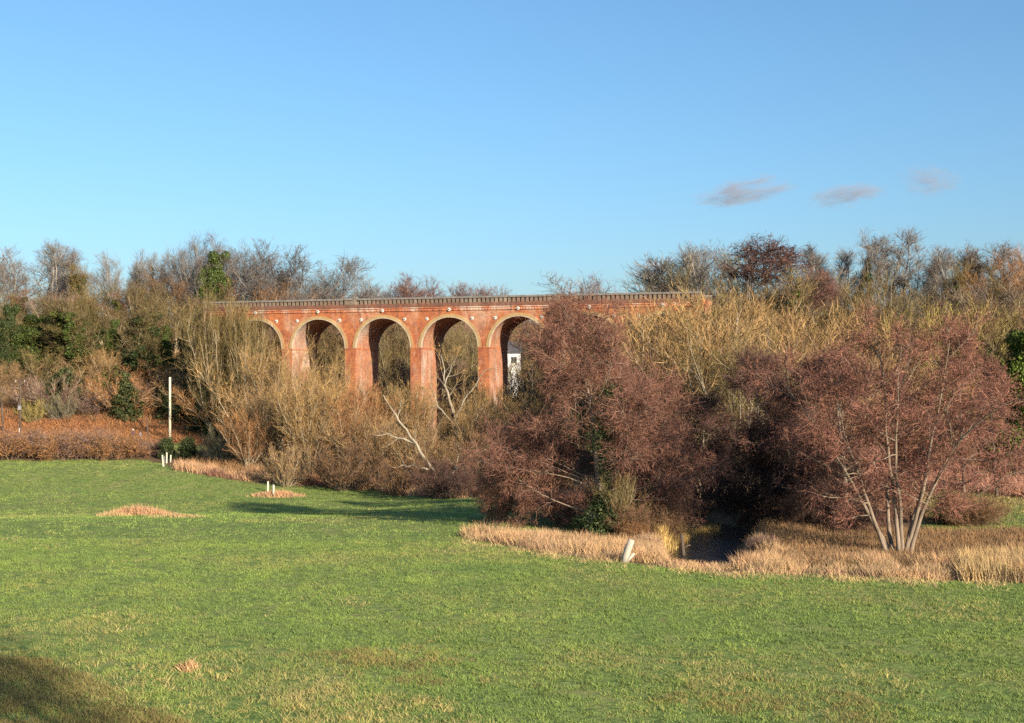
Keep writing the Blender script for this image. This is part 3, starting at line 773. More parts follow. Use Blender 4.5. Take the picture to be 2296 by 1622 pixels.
P('willow_a', 1148, 229, 784, 'low scrubby tree hiding the lower half of the white cottage', 'olive', 'olive', w=1.0, group=GB)
# tree on the hillside beside the viewer (its shade falls on the near corner of the meadow)
P('round_a', CX + 13.2 / 5. * F, 5., HY - (26. - H) / 5. * F, 'bare tree on the near hillside right of the viewpoint', 'olive', 'brown', w=.6)

# ------------------------------------------------------------------ VIADUCT
ANG = R(18); VO = np.array([-9.2, 197.0])
VU = np.array([math.cos(ANG), -math.sin(ANG)]); VN = np.array([math.sin(ANG), math.cos(ANG)])
PITCH, RAD, WID = 10.65, 4.45, 8.5
ZS, ZT = 16.2, 22.75          # springing, top of the wall under the parapet

def brick_mat(name, base, alt, soot, white, wamt, joints=True):
    m, nt, bs = mat(name)
    v = coords(nt, 'Object', (1, 1, 1))
    n1 = noise(nt, .55, 6, .7, v, .4); n2 = noise(nt, 2.2, 6, .75, v); n3 = noise(nt, .28, 5, .65, coords(nt, 'Object', (1, 1, .45)), .8)
    c = mixc(nt, ramp(nt, n1, [(.42, 0.), (.58, 1.)]), base, alt)
    c = mixc(nt, ramp(nt, n2, [(.50, 0.), (.62, .7)]), c, soot)
    c = mixc(nt, ramp(nt, n3, [(.60 - wamt * .25, 0.), (.74 - wamt * .2, min(1, .35 + wamt))]), c, white)
    n7 = noise(nt, .9, 5, .7, coords(nt, 'Object', (1, 1, .22)), .5)
    c = mixc(nt, ramp(nt, n7, [(.53, 0.), (.63, .6)]), c, soot)
    if joints:
        sx = nt.nodes.new('ShaderNodeSeparateXYZ'); nt.links.new(v, sx.inputs[0])
        cb = nt.nodes.new('ShaderNodeCombineXYZ'); ad = nt.nodes.new('ShaderNodeMath')
        nt.links.new(sx.outputs[0], ad.inputs[0]); nt.links.new(sx.outputs[1], ad.inputs[1])
        nt.links.new(ad.outputs[0], cb.inputs[0]); nt.links.new(sx.outputs[2], cb.inputs[1])
        bt = nt.nodes.new('ShaderNodeTexBrick'); bt.inputs['Scale'].default_value = 1.0
        bt.inputs['Brick Width'].default_value = .45; bt.inputs['Row Height'].default_value = .15; bt.inputs['Mortar Size'].default_value = .012
        bt.inputs['Color1'].default_value = (1, 1, 1, 1); bt.inputs['Color2'].default_value = (.72, .70, .68, 1); bt.inputs['Mortar'].default_value = (1.0, 1.0, 1.0, 1)
        nt.links.new(cb.outputs[0], bt.inputs['Vector'])
        c = mixc(nt, 1., c, bt.outputs['Color'], 'MULTIPLY')
    nt.links.new(c, bs.inputs['Base Color'])
    bump(nt, bs, n2, .5, .04)
    return m

M_BRICK = brick_mat('red brick', (.52, .185, .072), (.40, .125, .058), (.20, .10, .07), (.56, .38, .26), .36)
M_JAMB = brick_mat('limed brick', (.48, .23, .13), (.40, .17, .10), (.24, .15, .11), (.52, .42, .34), .5)
M_RING = brick_mat('buff brick', (.44, .29, .125), (.38, .24, .105), (.34, .22, .12), (.70, .55, .36), .2, False)
M_PARA = brick_mat('weathered brick', (.27, .17, .12), (.23, .18, .13), (.13, .10, .08), (.40, .33, .25), .2)
M_BAND = brick_mat('sooty brick', (.25, .11, .07), (.20, .10, .07), (.10, .07, .055), (.42, .26, .19), .1)
M_DENT = brick_mat('orange brick', (.52, .19, .085), (.42, .14, .07), (.22, .10, .07), (.62, .48, .36), .45, False)
M_COPE = plain('coping stone', (.20, .18, .16), .9, .35, 2.)
M_PALE = plain('limed ledge', (.45, .37, .27), .9, .3, 1.2)
M_LEDGE = brick_mat('limed ledge brick', (.60, .22, .10), (.45, .15, .08), (.2, .11, .08), (.66, .58, .48), .6, False)
M_PLATE = plain('white paint', (.66, .63, .56), .6, .12, 3.)
M_BOSS = plain('rusty iron', (.16, .10, .07), .7, .3, 8.)

via = link('viaduct', None, loc=(VO[0], VO[1], 0)); via.rotation_euler.z = -ANG
tag(via, 'tall red brick railway viaduct of round arches crossing the valley', 'viaduct')
NSEG = 28
TC = [(k - 4) * PITCH for k in range(1, 8)]
T0, T1 = TC[0] - PITCH / 2 - 4.0, TC[-1] + RAD + .9
wall = MB()
th = [PI * (1 - i / NSEG) for i in range(NSEG + 1)]
for w_, flip in ((0., False), (WID, True)):
    def q(a, b, c, d, m=0):
        pts = [a, b, c, d]
        wall.poly(pts if not flip else pts[::-1], m)
    xs = [T0] + sum([[c - RAD, c + RAD] for c in TC], []) + [T1]
    for i in range(0, len(xs), 2):
        a, b = xs[i], xs[i + 1]
        q((a, w_, ZS), (b, w_, ZS), (b, w_, ZT), (a, w_, ZT))
    for c in TC:
        for a0, a1 in zip(th[:-1], th[1:]):
            p0 = (c + RAD * math.cos(a0), w_, ZS + RAD * math.sin(a0)); p1 = (c + RAD * math.cos(a1), w_, ZS + RAD * math.sin(a1))
            q(p0, p1, (p1[0], w_, ZT), (p0[0], w_, ZT))
for c in TC:
    for a0, a1 in zip(th[:-1], th[1:]):
        p0 = (c + RAD * math.cos(a0), ZS + RAD * math.sin(a0)); p1 = (c + RAD * math.cos(a1), ZS + RAD * math.sin(a1))
        wall.poly([(p0[0], WID, p0[1]), (p1[0], WID, p1[1]), (p1[0], 0, p1[1]), (p0[0], 0, p0[1])], 1)
wall.poly([(T0, 0, ZT - .3), (T1, 0, ZT - .3), (T1, WID, ZT - .3), (T0, WID, ZT - .3)], 0)
for t in (T0, T1): wall.poly([(t, 0, ZS), (t, WID, ZS), (t, WID, ZT), (t, 0, ZT)], 0)
link('spandrel_wall', wall.mesh('spandrel_wall', [M_BRICK, M_JAMB]), via)
# piers and abutments
xs = [TC[0] - RAD] + [t for c in TC for t in (c + RAD,)]
for i in range(6):
    a, b = TC[i] + RAD, TC[i + 1] - RAD
    pb = MB(); pb.box((a, -.02, -1.), (b, WID + .02, ZS - .2), 0)
    # side faces take the limed brick
    pb.m[3] = pb.m[5] = 1
    po = link('pier', pb.mesh('pier', [M_BRICK, M_JAMB]), via)
    ib = MB(); ib.box((a - .05, -.07, ZS - .2), (b + .05, WID + .07, ZS - .003), 0); ib.m[3] = ib.m[5] = 0
    link('impost', ib.mesh('impost', [M_BRICK]), po)
for a, b in ((T0, TC[0] - RAD), (TC[-1] + RAD, T1 + .01)):
    pb = MB(); pb.box((a, -.02, -1.), (b, WID + .02, ZS - .003), 0); pb.m[3] = pb.m[5] = 1
    link('abutment', pb.mesh('abutment', [M_BRICK, M_JAMB]), via)
# arch rings
rb = MB()
ro = RAD + .5
for a0, a1 in zip(th[:-1], th[1:]):
    cs = [(math.cos(a), math.sin(a)) for a in (a0, a1)]
    I = [(r * c, ZS + r * s_) for r in (RAD - .03, ro) for c, s_ in cs]   # in0,in1,out0,out1
    y = -.07
    rb.poly([(I[0][0], y, I[0][1]), (I[1][0], y, I[1][1]), (I[3][0], y, I[3][1]), (I[2][0], y, I[2][1])], 0)
    rb.poly([(I[2][0], y, I[2][1]), (I[3][0], y, I[3][1]), (I[3][0], .05, I[3][1]), (I[2][0], .05, I[2][1])], 0)
    rb.poly([(I[0][0], .3, I[0][1]), (I[1][0], .3, I[1][1]), (I[1][0], y, I[1][1]), (I[0][0], y, I[0][1])], 1)
    # pale inner order
    J = [(r * c, ZS + r * s_) for r in (RAD - .03, RAD + .10) for c, s_ in cs]
    y2 = -.085
    rb.poly([(J[0][0], y2, J[0][1]), (J[1][0], y2, J[1][1]), (J[3][0], y2, J[3][1]), (J[2][0], y2, J[2][1])], 1)
rme = rb.mesh('arch_ring', [M_RING, M_PALE])
pm = MB()
pm.tube([(0, .0, 0), (0, -.09, 0)], [.25, .23], 14, 0)
bm_ = MB(); bm_.tube([(0, -.09, 0), (0, -.17, 0)], [.10, .08], 8, 0)
plate_me, boss_me = pm.mesh('tie_plate', [M_PLATE]), bm_.mesh('boss', [M_BOSS])
for c in TC:
    link('arch_ring', rme, via, loc=(c, 0, 0))
    for dx, z in ((-3.55, 20.45), (0, 21.78), (3.55, 20.45)):
        p = link('tie_plate', plate_me, via, loc=(c + dx, -.02 if dx else -.16, z))
        link('boss', boss_me, p)
# string course with dentils
sb = MB()
sb.box((T0, -.10, 21.62), (T1, 0., 21.92), 0)
rg = random.Random(4)
t = T0
while t < T1 - .4:
    if rg.random() < .9: sb.box((t, -.17, 21.66), (t + .26, -.10, 21.86 + rg.uniform(-.03, .03)), 0)
    t += .45
link('string_course', sb.mesh('string_course', [M_DENT]), via)
lb = MB(); lb.box((T0, -.13, 22.05), (T1, 0., 22.15), 0)
link('ledge', lb.mesh('ledge', [M_LEDGE]), via)
bb = MB(); bb.box((T0, -.05, 22.22), (T1, .0, 22.76), 0)
link('weathered_band', bb.mesh('weathered_band', [M_BAND]), via)
# parapets
REF = [TC[k] + PITCH / 2 for k in (1, 4)]
for side, nm in ((0, 'parapet'), (1, 'parapet')):
    pb = MB()
    f = (lambda y0, y1: (y0, y1)) if side == 0 else (lambda y0, y1: (WID - y1, WID - y0))
    y0, y1 = f(.2, .42); pb.box((T0, y0, 22.76), (T1, y1, 23.4), 0)
    t = T0 + .1
    while t < T1 - .5:
        if all(abs(t + .19 - r) > 1.15 for r in REF):
            y0, y1 = f(.0, .2); pb.box((t, y0, 22.76), (t + .40, y1, 23.40), 0)
        t += .67
    for r in REF:
        y0, y1 = f(-.06, .2); pb.box((r - .95, y0, 22.76), (r + .55, y1, 23.43), 0)
        y0, y1 = f(-.12, .5); pb.box((r + .55, y0, 22.77), (r + .98, y1, 23.62), 0)
    po = link(nm, pb.mesh('parapet', [M_PARA]), via)
    cb = MB()
    y0, y1 = f(-.10, .5)
    ts = [T0] + REF + [T1]
    for i in range(len(ts) - 1):
        cb.box((ts[i] + (1.0 if i else 0), y0, 23.402), (ts[i + 1] - (1.0 if i < len(ts) - 2 else 0), y1, 23.68), 0)
    for r in REF:
        y0, y1 = f(-.18, .56); cb.box((r - 1.0, y0, 23.435 if True else 0), (r + .54, y1, 23.74), 0); cb.box((r + .5, y0 - .04, 23.625), (r + 1.06, y1 + .04, 23.86), 0)
    link('coping', cb.mesh('coping', [M_COPE]), po)

# ------------------------------------------------------------------ GROUND
ax = np.concatenate([-np.geomspace(4000, 92, 26), np.arange(-90, 90.01, .9), np.geomspace(92, 4000, 26)])
ay = np.concatenate([-np.geomspace(400, 4, 8), np.arange(0, 40, 1.), np.arange(40, 130, .55), np.arange(130, 260, 1.2), np.geomspace(262, 6000, 34)])
XX, YY = np.meshgrid(ax, ay)
ZZ = height(XX, YY)
nx, ny = len(ax), len(ay)
I = np.arange(nx * ny).reshape(ny, nx)
gme = mesh_from('ground', np.stack([XX, YY, ZZ], -1).reshape(-1, 3), [np.stack([I[:-1, :-1], I[:-1, 1:], I[1:, 1:], I[1:, :-1]], -1).reshape(-1, 4)], [], smooth=True)
edge = [(-60, 1034), (330, 1032), (400, 1052), (540, 1080), (700, 1090), (850, 1100), (1030, 1112), (1120, 1128), (1260, 1140), (1330, 1165), (1345, 1200), (1200, 1216), (1200, 1238), (1400, 1262), (1600, 1284), (1800, 1290), (2050, 1300), (2400, 1312)]
MEADOW = np.concatenate([gpoly(edge), [(200, 70), (300, -300), (-400, -300), (-400, 200)]])
ISLE = gpoly([(530, 1026), (600, 1018), (700, 1020), (700, 1048), (540, 1050)])
ROUGH = gpoly([(2060, 1058), (2420, 1050), (2420, 1200), (2080, 1200)])
PATHG = np.array([(-62, 194), (-45, 192), (-44, 203), (-62, 206)])
def zone_of(X, Y):
    X = X + vnoise(X, Y, .35, 3, 7) * .8; Y = Y + vnoise(X, Y, .35, 3, 8) * .8
    z = np.zeros(X.shape)
    z[in_poly(X, Y, MEADOW)] = 1
    z[in_poly(X, Y, ISLE)] = .9
    z[in_poly(X, Y, ROUGH)] = .95
    z[in_poly(X, Y, PATHG)] = .8
    return z
zz = zone_of(XX.ravel(), YY.ravel())
at_ = gme.attributes.new('zone', 'FLOAT', 'POINT'); at_.data.foreach_set('value', zz.astype(np.float32))

def ground_mat():
    m, nt, bs = mat('meadow and woodland floor')
    v = coords(nt)
    a = nt.nodes.new('ShaderNodeAttribute'); a.attribute_name = 'zone'
    n1 = noise(nt, .07, 5, .6, coords(nt, 'Object', (1, .55, 1)), .6); n2 = noise(nt, .5, 6, .7, coords(nt, 'Object', (1, .6, 1))); n3 = noise(nt, 5., 4, .7, v); n4 = noise(nt, .16, 6, .72, coords(nt, 'Object', (.8, .5, 1)), 1.0)
    c = mixc(nt, ramp(nt, n1, [(.42, 0.), (.58, 1.)]), (.20, .275, .068), (.24, .29, .076))
    c = mixc(nt, ramp(nt, n2, [(.44, 0.), (.60, .75)]), c, (.255, .275, .075))
    c = mixc(nt, ramp(nt, n4, [(.54, 0.), (.66, .75)]), c, (.31, .27, .115))
    c = mixc(nt, ramp(nt, n3, [(.46, 0.), (.62, .7)]), c, (.105, .15, .035))
    n5 = noise(nt, 1.9, 3, .6, v); n6 = noise(nt, .35, 5, .7, coords(nt, 'Object', (1, .7, 1)), .5)
    c = mixc(nt, ramp(nt, n5, [(.48, 0.), (.58, .8)]), c, (.10, .145, .033))
    c = mixc(nt, ramp(nt, n6, [(.54, 0.), (.64, .6)]), c, (.30, .27, .10))
    w = mixc(nt, n2, (.10, .065, .035), (.22, .14, .07))
    c = mixc(nt, a.outputs['Fac'], w, c)
    nt.links.new(c, bs.inputs['Base Color'])
    nb = noise(nt, 3.2, 5, .65, v)
    bump(nt, bs, nb, .7, .14)
    return m
gme.materials.append(ground_mat())
g = link('ground', gme); tag(g, 'green meadow and brown woodland floor of the valley', kind='structure')

# water
def water_mat():
    m, nt, bs = mat('stream water')
    bs.inputs['Base Color'].default_value = (.012, .016, .022, 1); bs.inputs['Roughness'].default_value = .2; bs.inputs['Specular IOR Level'].default_value = .5
    bump(nt, bs, noise(nt, 3.0, 4, .6, coords(nt)), 1.0, .12)
    return m
rv = np.array(RIVER, float)
tt = np.linspace(0, len(rv) - 1, 90)
rc = np.stack([np.interp(tt, np.arange(len(rv)), rv[:, k]) for k in (0, 1)], 1)
tn = norm(np.gradient(rc, axis=0)); nn = np.stack([-tn[:, 1], tn[:, 0]], 1)
V = np.concatenate([np.c_[rc + nn * 3.2, np.full(90, -.85)], np.c_[rc - nn * 3.2, np.full(90, -.85)]])
i = np.arange(89)
wme = mesh_from('stream_water', V, [np.stack([i, i + 1, i + 91, i + 90], 1)], [water_mat()])
tag(link('stream_water', wme), 'dark blue stream water showing between the reeds', kind='structure')

# ------------------------------------------------------------------ GRASS, REEDS, BRACKEN
def dry(p, m=2.0):
    return p[dist_line(p[:, 0], p[:, 1], RIVER) > m]

def scatter(rng, poly, n):
    lo, hi = poly.min(0), poly.max(0)
    out = np.zeros((0, 2))
    while len(out) < n:
        p = rng.uniform(lo, hi, (n * 2, 2))
        out = np.concatenate([out, p[in_poly(p[:, 0], p[:, 1], poly)]])
    return out[:n]

def blades(name, pts, L, w, lean, per, material, color, seed, spread=.05, label=None, tri=False, kind='stuff', parent=None):
    rng = np.random.default_rng(seed)
    n = len(pts) * per
    P2 = np.repeat(pts, per, 0) + rng.normal(0, spread, (n, 2))
    L = np.repeat(np.asarray(L) * np.ones(len(pts)), per) * rng.uniform(.55, 1.25, n)
    z = height(P2[:, 0], P2[:, 1]) - .03
    Pp = np.c_[P2, z]
    d = norm(np.c_[rng.normal(0, lean, (n, 2)) + np.array([-.08, .03]), np.ones(n)])
    pl = Plant(seed + 1)
    bend = np.c_[rng.normal(0, lean * 1.2, (n, 2)), -np.abs(rng.normal(0, lean * .8, n))]
    pl.rib.append((Pp, d, L[:, None], bend, w * rng.uniform(.6, 1.4, n)))
    me = pl.blade_mesh(name, material) if tri else pl.twig_mesh(name, material)
    o = link(name, me, parent, color=color)
    if label: tag(o, label, kind=kind)
    return o

M_GRASS = plant_mat('grass blades', .7, 1.25, (.85, 1., .8), .25)
rg = np.random.default_rng(9)
def field_noise(X, Y): return vnoise(X, Y, .22, 4, 3) * 1.6
def in_meadow(p): return p[in_poly(p[:, 0], p[:, 1], MEADOW)]
near = np.array([(-16, 40), (16, 40), (38, 94), (-38, 94)])
far = np.array([(-38, 94), (38, 94), (80, 205), (-80, 205)])
GREENS = ((.19, .272, .076), (.225, .283, .082), (.28, .275, .112), (.125, .188, .053))
for sd, (poly, n, w_, k, sp) in enumerate(((near, 230000, .030, 4, .05), (far, 200000, .055, 3, .09))):
    pt = in_meadow(scatter(rg, poly, n))
    nz = vnoise(pt[:, 0], pt[:, 1], .13, 4, 1) + rg.normal(0, .22, len(pt)); hz_ = vnoise(pt[:, 0], pt[:, 1], (2.2, 1.2)[sd], 2, 2)
    keep = rg.uniform(0, 1, len(pt)) < .92 + .4 * hz_
    hgt = .14 + .13 * np.clip(hz_ * 1.4, -.5, 1)
    for q, lab in enumerate(('short green meadow grass', 'yellowish green meadow grass', 'pale dry blades among the meadow grass', 'dark green tufts between the lighter meadow grass')):
        dk_ = hz_ + .35 * vnoise(pt[:, 0], pt[:, 1], .3, 2, 19) < -.26
        sel = keep & (dk_ if q == 3 else ~dk_ & ((nz < .12) if q == 0 else (nz >= .12) & (nz < .42) if q == 1 else (nz >= .42)))
        blades('grass', pt[sel], hgt[sel], w_, .6, k, M_GRASS, GREENS[q], 100 + sd * 10 + q, sp, lab + (' near the viewer', ' on the far side')[sd], tri=True)
# tan tufts near the bottom and scattered
band = gpoly([(-20, 1425), (300, 1440), (600, 1490), (1050, 1590), (1150, 1650), (380, 1650), (-20, 1500)])
pt = scatter(rg, band, 1700); pt = pt[vnoise(pt[:, 0], pt[:, 1], .45, 3, 4) + rg.normal(0, .12, len(pt)) > .08]
band2 = gpoly([(600, 1560), (800, 1530), (1050, 1580), (1150, 1650), (650, 1650)])
b2 = scatter(rg, band2, 520); b2 = b2[vnoise(b2[:, 0], b2[:, 1], .6, 3, 6) + rg.normal(0, .15, len(b2)) > -.1]
pt2 = in_meadow(scatter(rg, near, 16000)); pt2 = pt2[vnoise(pt2[:, 0], pt2[:, 1], .16, 4, 9) + rg.normal(0, .07, len(pt2)) > .42]
pt3 = in_meadow(scatter(rg, far, 12000)); pt3 = pt3[vnoise(pt3[:, 0], pt3[:, 1], .12, 4, 9) + rg.normal(0, .07, len(pt3)) > .46]
blades('dry_grass', np.concatenate([pt, b2, pt2]), .26, .020, .5, 7, M_REED, (.38, .335, .14), 132, .10, 'dry straw-coloured grass tufts in the meadow')
blades('dry_grass', pt3, .2, .035, .5, 5, M_REED, (.40, .34, .15), 133, .14, 'dry straw-coloured grass patches on the far side of the meadow')
# dark coarse tufts
cors = gpoly([(-20, 1470), (100, 1480), (220, 1530), (460, 1640), (-20, 1640)])
pt = scatter(rg, cors, 3000); pt = pt[vnoise(pt[:, 0], pt[:, 1], .5, 3, 11) + rg.normal(0, .2, len(pt)) > -.25]
brown_p = gpoly([(1440, 1580), (1600, 1510), (1830, 1535), (2020, 1590), (1980, 1650), (1700, 1610)])
dk = gpoly([(620, 1470), (960, 1450), (1180, 1490), (1090, 1545), (760, 1530)])
pt2 = np.concatenate([scatter(rg, brown_p, 900), scatter(rg, dk, 1500)]); pt2 = pt2[vnoise(pt2[:, 0], pt2[:, 1], .55, 3, 13) + rg.normal(0, .18, len(pt2)) > .14]
pt4 = in_meadow(scatter(rg, near, 12000)); pt4 = pt4[vnoise(pt4[:, 0], pt4[:, 1], .9, 2, 15) + rg.normal(0, .05, len(pt4)) > .56]
blades('rough_grass', np.concatenate([pt, pt2]), .28, .020, .5, 7, M_REED, (.23, .20, .08), 134, .10, 'long coarse olive-brown grass in the near corner and in patches of the meadow')
blades('rough_grass', pt4, .24, .022, .5, 7, M_GRASS, (.11, .15, .04), 135, .10, 'dark green coarse tufts scattered over the meadow')

front = [(1045, 1214), (1200, 1240), (1400, 1266), (1600, 1289), (1800, 1294), (2050, 1304), (2400, 1316)]
back = [(2400, 1262), (2050, 1262), (1800, 1256), (1660, 1250), (1620, 1268), (1520, 1250), (1400, 1222), (1200, 1202), (1045, 1198)]
strip = gpoly(front + back)
pt = scatter(rg, strip, 11000)
pt = dry(pt, 1.7)
nz = vnoise(pt[:, 0], pt[:, 1], .45, 4, 21)
de = dist_line(pt[:, 0], pt[:, 1], [tuple(p) for p in gpoly(front)])
lgp = gt(1404, 1262)
keep = (np.hypot(pt[:, 0] - lgp[0] - .2, pt[:, 1] - lgp[1] + .6) > 1.1) & (nz + rg.normal(0, .2, len(pt)) > -.16) & (de > .5 + .9 * vnoise(pt[:, 0], pt[:, 1], .5, 3, 22))
pt, nz, de = pt[keep], nz[keep], de[keep]
hb = np.clip(.85 + .75 * nz, .3, 1.5) * np.clip(.45 + de * .35, .4, 1.)
sx_ = CX + F * pt[:, 0] / pt[:, 1]
hb = np.where((sx_ > 1490) & (sx_ < 1650), np.minimum(hb, .42), hb)
q = rg.uniform(0, 1, len(pt)) + nz * .6 < .62
blades('reeds', pt[q], hb[q] * .85, .024, .32, 7, M_REED, (.50, .365, .205), 104, .16, 'straw-coloured reeds along the near bank of the stream')
blades('reeds', pt[~q], hb[~q] * .9, .024, .32, 7, M_REED, (.54, .345, .21), 124, .16, 'pinkish tan reeds among the straw ones on the near bank')
fl = gpoly(front); k_ = rg.integers(0, len(fl) - 1, 1500); u_ = rg.uniform(0, 1, (1500, 1))
fr = fl[k_] * (1 - u_) + fl[k_ + 1] * u_ + np.c_[rg.normal(0, .3, 1500), -np.abs(rg.normal(0, 1.0, 1500)) + .3]
fr = fr[vnoise(fr[:, 0], fr[:, 1], .7, 3, 23) > -.05]
blades('reeds', fr, .38, .022, .5, 5, M_REED, (.48, .37, .19), 125, .15, 'short straw tufts where the reeds thin out into the meadow')
gold = np.concatenate([scatter(rg, gpoly([(1478, 1208), (1545, 1204), (1612, 1203), (1612, 1214), (1560, 1222), (1545, 1234), (1490, 1236)]), 800)])
blades('reeds', gold, 1.25, .035, .15, 8, M_REED, (.58, .42, .16), 105, .14, 'bright yellow reeds on the far bank where the stream bends')
right_p = scatter(rg, gpoly([(2150, 1262), (2400, 1255), (2400, 1312), (2160, 1304)]), 1500)
blades('reeds', right_p, 1.1, .035, .2, 7, M_REED, (.50, .365, .19), 106, .16, 'taller yellow reeds at the right picture edge')
dkp = scatter(rg, gpoly([(1650, 1205), (1900, 1195), (2300, 1192), (2400, 1200), (2400, 1275), (1800, 1272), (1700, 1270), (1672, 1240)]), 6800)
dkp = dry(dkp)
blades('rough_vegetation', dkp, .62, .03, .3, 6, M_REED, (.28, .18, .10), 107, .18, 'brown rough vegetation under the right alders')
lp = scatter(rg, gpoly([(395, 1046), (540, 1068), (560, 1062), (700, 1070), (900, 1074), (1040, 1090), (1040, 1118), (850, 1100), (700, 1089), (540, 1078), (395, 1056)]), 5200)
lp = dry(lp)
fn = vnoise(lp[:, 0], lp[:, 1], .25, 3, 31) + rg.normal(0, .12, len(lp))
blades('reeds', lp[fn > .02], np.clip(.8 + fn[fn > .02], .5, 1.3), .045, .28, 6, M_REED, (.52, .33, .20), 108, .25, 'tan reeds along the stream at the far edge of the meadow')
blades('rough_vegetation', lp[fn <= .12], np.clip(.7 - fn[fn <= .12], .4, 1.1), .045, .4, 6, M_REED, (.29, .155, .115), 109, .3, 'reddish dead dock and bramble along the far stream edge')
# bracken slope
br = gpoly([(-40, 968), (250, 966), (500, 966), (500, 936), (250, 934), (-40, 930)], 4.6)
bra = np.array([(-92, 197), (-45, 196), (-40, 200), (-43, 211), (-92, 214)])
pt = scatter(rg, bra, 9000)
blades('bracken', pt, .9, .07, .5, 6, M_REED, (.34, .165, .078), 110, .3, 'orange-brown dead bracken on the slope behind the far hedge')
# undergrowth on the woodland floor
def under(name, poly, n, L, col, seed, label, w=.06, skip=None):
    q = scatter(rg, poly, n)
    if skip is not None: q = q[~in_poly(q[:, 0], q[:, 1], skip)]
    q = q[~in_poly(q[:, 0], q[:, 1], MEADOW)]
    q = dry(q)
    blades(name, q, L, w, .45, 6, M_TWIG, col, seed, .3, label)
under('undergrowth', np.array([(-95, 208), (-38, 204), (-30, 250), (-110, 262)]), 7000, 1.5, (.22, .14, .075), 111, 'brown undergrowth on the wooded slope at left')
under('undergrowth', np.array([(-42, 172), (-8, 138), (6, 135), (6, 196), (-42, 204)]), 7000, 1.3, (.28, .17, .085), 112, 'brown undergrowth below the viaduct')
under('undergrowth', np.array([(6, 112), (40, 100), (60, 150), (70, 200), (10, 196)]), 6500, 1.3, (.20, .12, .075), 113, 'brown undergrowth behind the alders', skip=ROUGH)
under('undergrowth', np.array([(30, 196), (110, 170), (120, 230), (30, 240)]), 4000, 1.6, (.25, .17, .08), 114, 'brown undergrowth on the right slope')
under('undergrowth', np.array([(-40, 216), (40, 206), (40, 262), (-40, 270)]), 6000, 2.0, (.25, .17, .10), 115, 'brown undergrowth behind the viaduct')
pinkp = gpoly([(2060, 1062), (2420, 1058), (2420, 1020), (2060, 1024)])
blades('bramble_scrub', scatter(rg, pinkp, 3800), 1.5, .06, .5, 6, M_TWIG, (.42, .23, .17), 116, .3, 'pinkish bramble scrub beyond the rough field at right')
rp = scatter(rg, ROUGH, 9000)
fq = vnoise(rp[:, 0], rp[:, 1], .12, 3, 41) + (rp[:, 1] - 118) * .012
blades('rough_grass', rp[fq > -.3], .30, .04, .5, 5, M_REED, (.34, .27, .12), 127, .15, 'straw and olive tussocks of the small field at right')
blades('rough_grass', rp[fq <= -.05], .18, .04, .5, 5, M_GRASS, (.22, .24, .07), 117, .15, 'yellowish rough grass of the small field at right')
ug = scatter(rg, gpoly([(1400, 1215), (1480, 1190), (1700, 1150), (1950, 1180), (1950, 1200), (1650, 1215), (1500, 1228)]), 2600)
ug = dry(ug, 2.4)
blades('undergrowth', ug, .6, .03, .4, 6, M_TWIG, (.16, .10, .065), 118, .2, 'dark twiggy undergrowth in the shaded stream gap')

def clump(name, cx, cy, rx, ry, L, n, col, label, seed, cat='grass clump'):
    c = gt(cx, cy); r = np.random.default_rng(seed)
    q = r.normal(0, .5, (n, 2)) * (rx, ry)
    q = q[np.hypot(q[:, 0] / rx, q[:, 1] / ry) < 2.0]
    Ls = L * np.clip(1.1 - .55 * np.hypot(q[:, 0] / rx, q[:, 1] / ry), .22, 2)
    o = blades(name, q + c, Ls, .035, .3, 8, M_REED, col, seed, .12)
    tag(o, label, cat)
clump('reed_clump', 312, 1156, 2.7, 1.3, 1.15, 420, (.52, .33, .20), 'large tan clump of dead reeds alone in the meadow at left', 201)
clump('reed_clump', 400, 1160, 2.2, .8, .45, 130, (.52, .37, .20), 'low straw tussock at the right end of the large meadow reed clump', 202)
clump('reed_clump', 255, 1158, 1.4, .7, .5, 100, (.55, .40, .20), 'small straw tussock at the left end of the large meadow reed clump', 203)
clump('reed_clump', 622, 1113, 2.6, 1.1, .85, 300, (.55, .35, .21), 'tan reed clump around the two white tree guards', 204)
clump('reed_clump', 425, 1503, .35, .25, .5, 40, (.55, .36, .20), 'single tall straw tuft near the lower left corner', 205)

P('bramble_mound', 2168, 102, 1095, 'rusty bramble in the small field at the foot of the right rosy alder', 'brown', 'brown', w=1.1)
# brown mound and snag by the stream
P('bramble_mound', 1452, 95.5, 1112, 'brown mound of dead bramble beside the trunk of the big alder', 'brown', 'brown', w=1.0)
P('bramble_mound', 1425, 93.5, 1165, 'low reddish-brown bramble mound behind the split log', 'orange', 'brown', w=.8)
P('bramble_mound', 1715, 88.5, 1195, 'brown bramble on the right bank of the stream', 'mauve', 'brown', w=1.1)
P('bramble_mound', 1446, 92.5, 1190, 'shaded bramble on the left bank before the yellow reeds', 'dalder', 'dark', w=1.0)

M_WOODP = plain('bleached wood', (.43, .38, .30), .8, .22, 5., (1, 1, .25))
M_WOODD = plain('dark wood', (.10, .075, .06), .85, .35, 5., (1, 1, .3))
M_CREAM = plain('new pole wood', (.66, .57, .40), .7, .1, 3., (1, 1, .2))
M_TUBE = plain('white plastic tube', (.60, .57, .44), .5, .08, 3.)
M_CUT = plain('cut end grain', (.68, .52, .32), .8, .2, 9.)

def grounded(name, X, Y, label, cat, group=None, dz=0.):
    o = link(name, None, loc=(X, Y, float(height(X, Y)) + dz)); o.empty_display_size = .4
    return tag(o, label, cat, group)

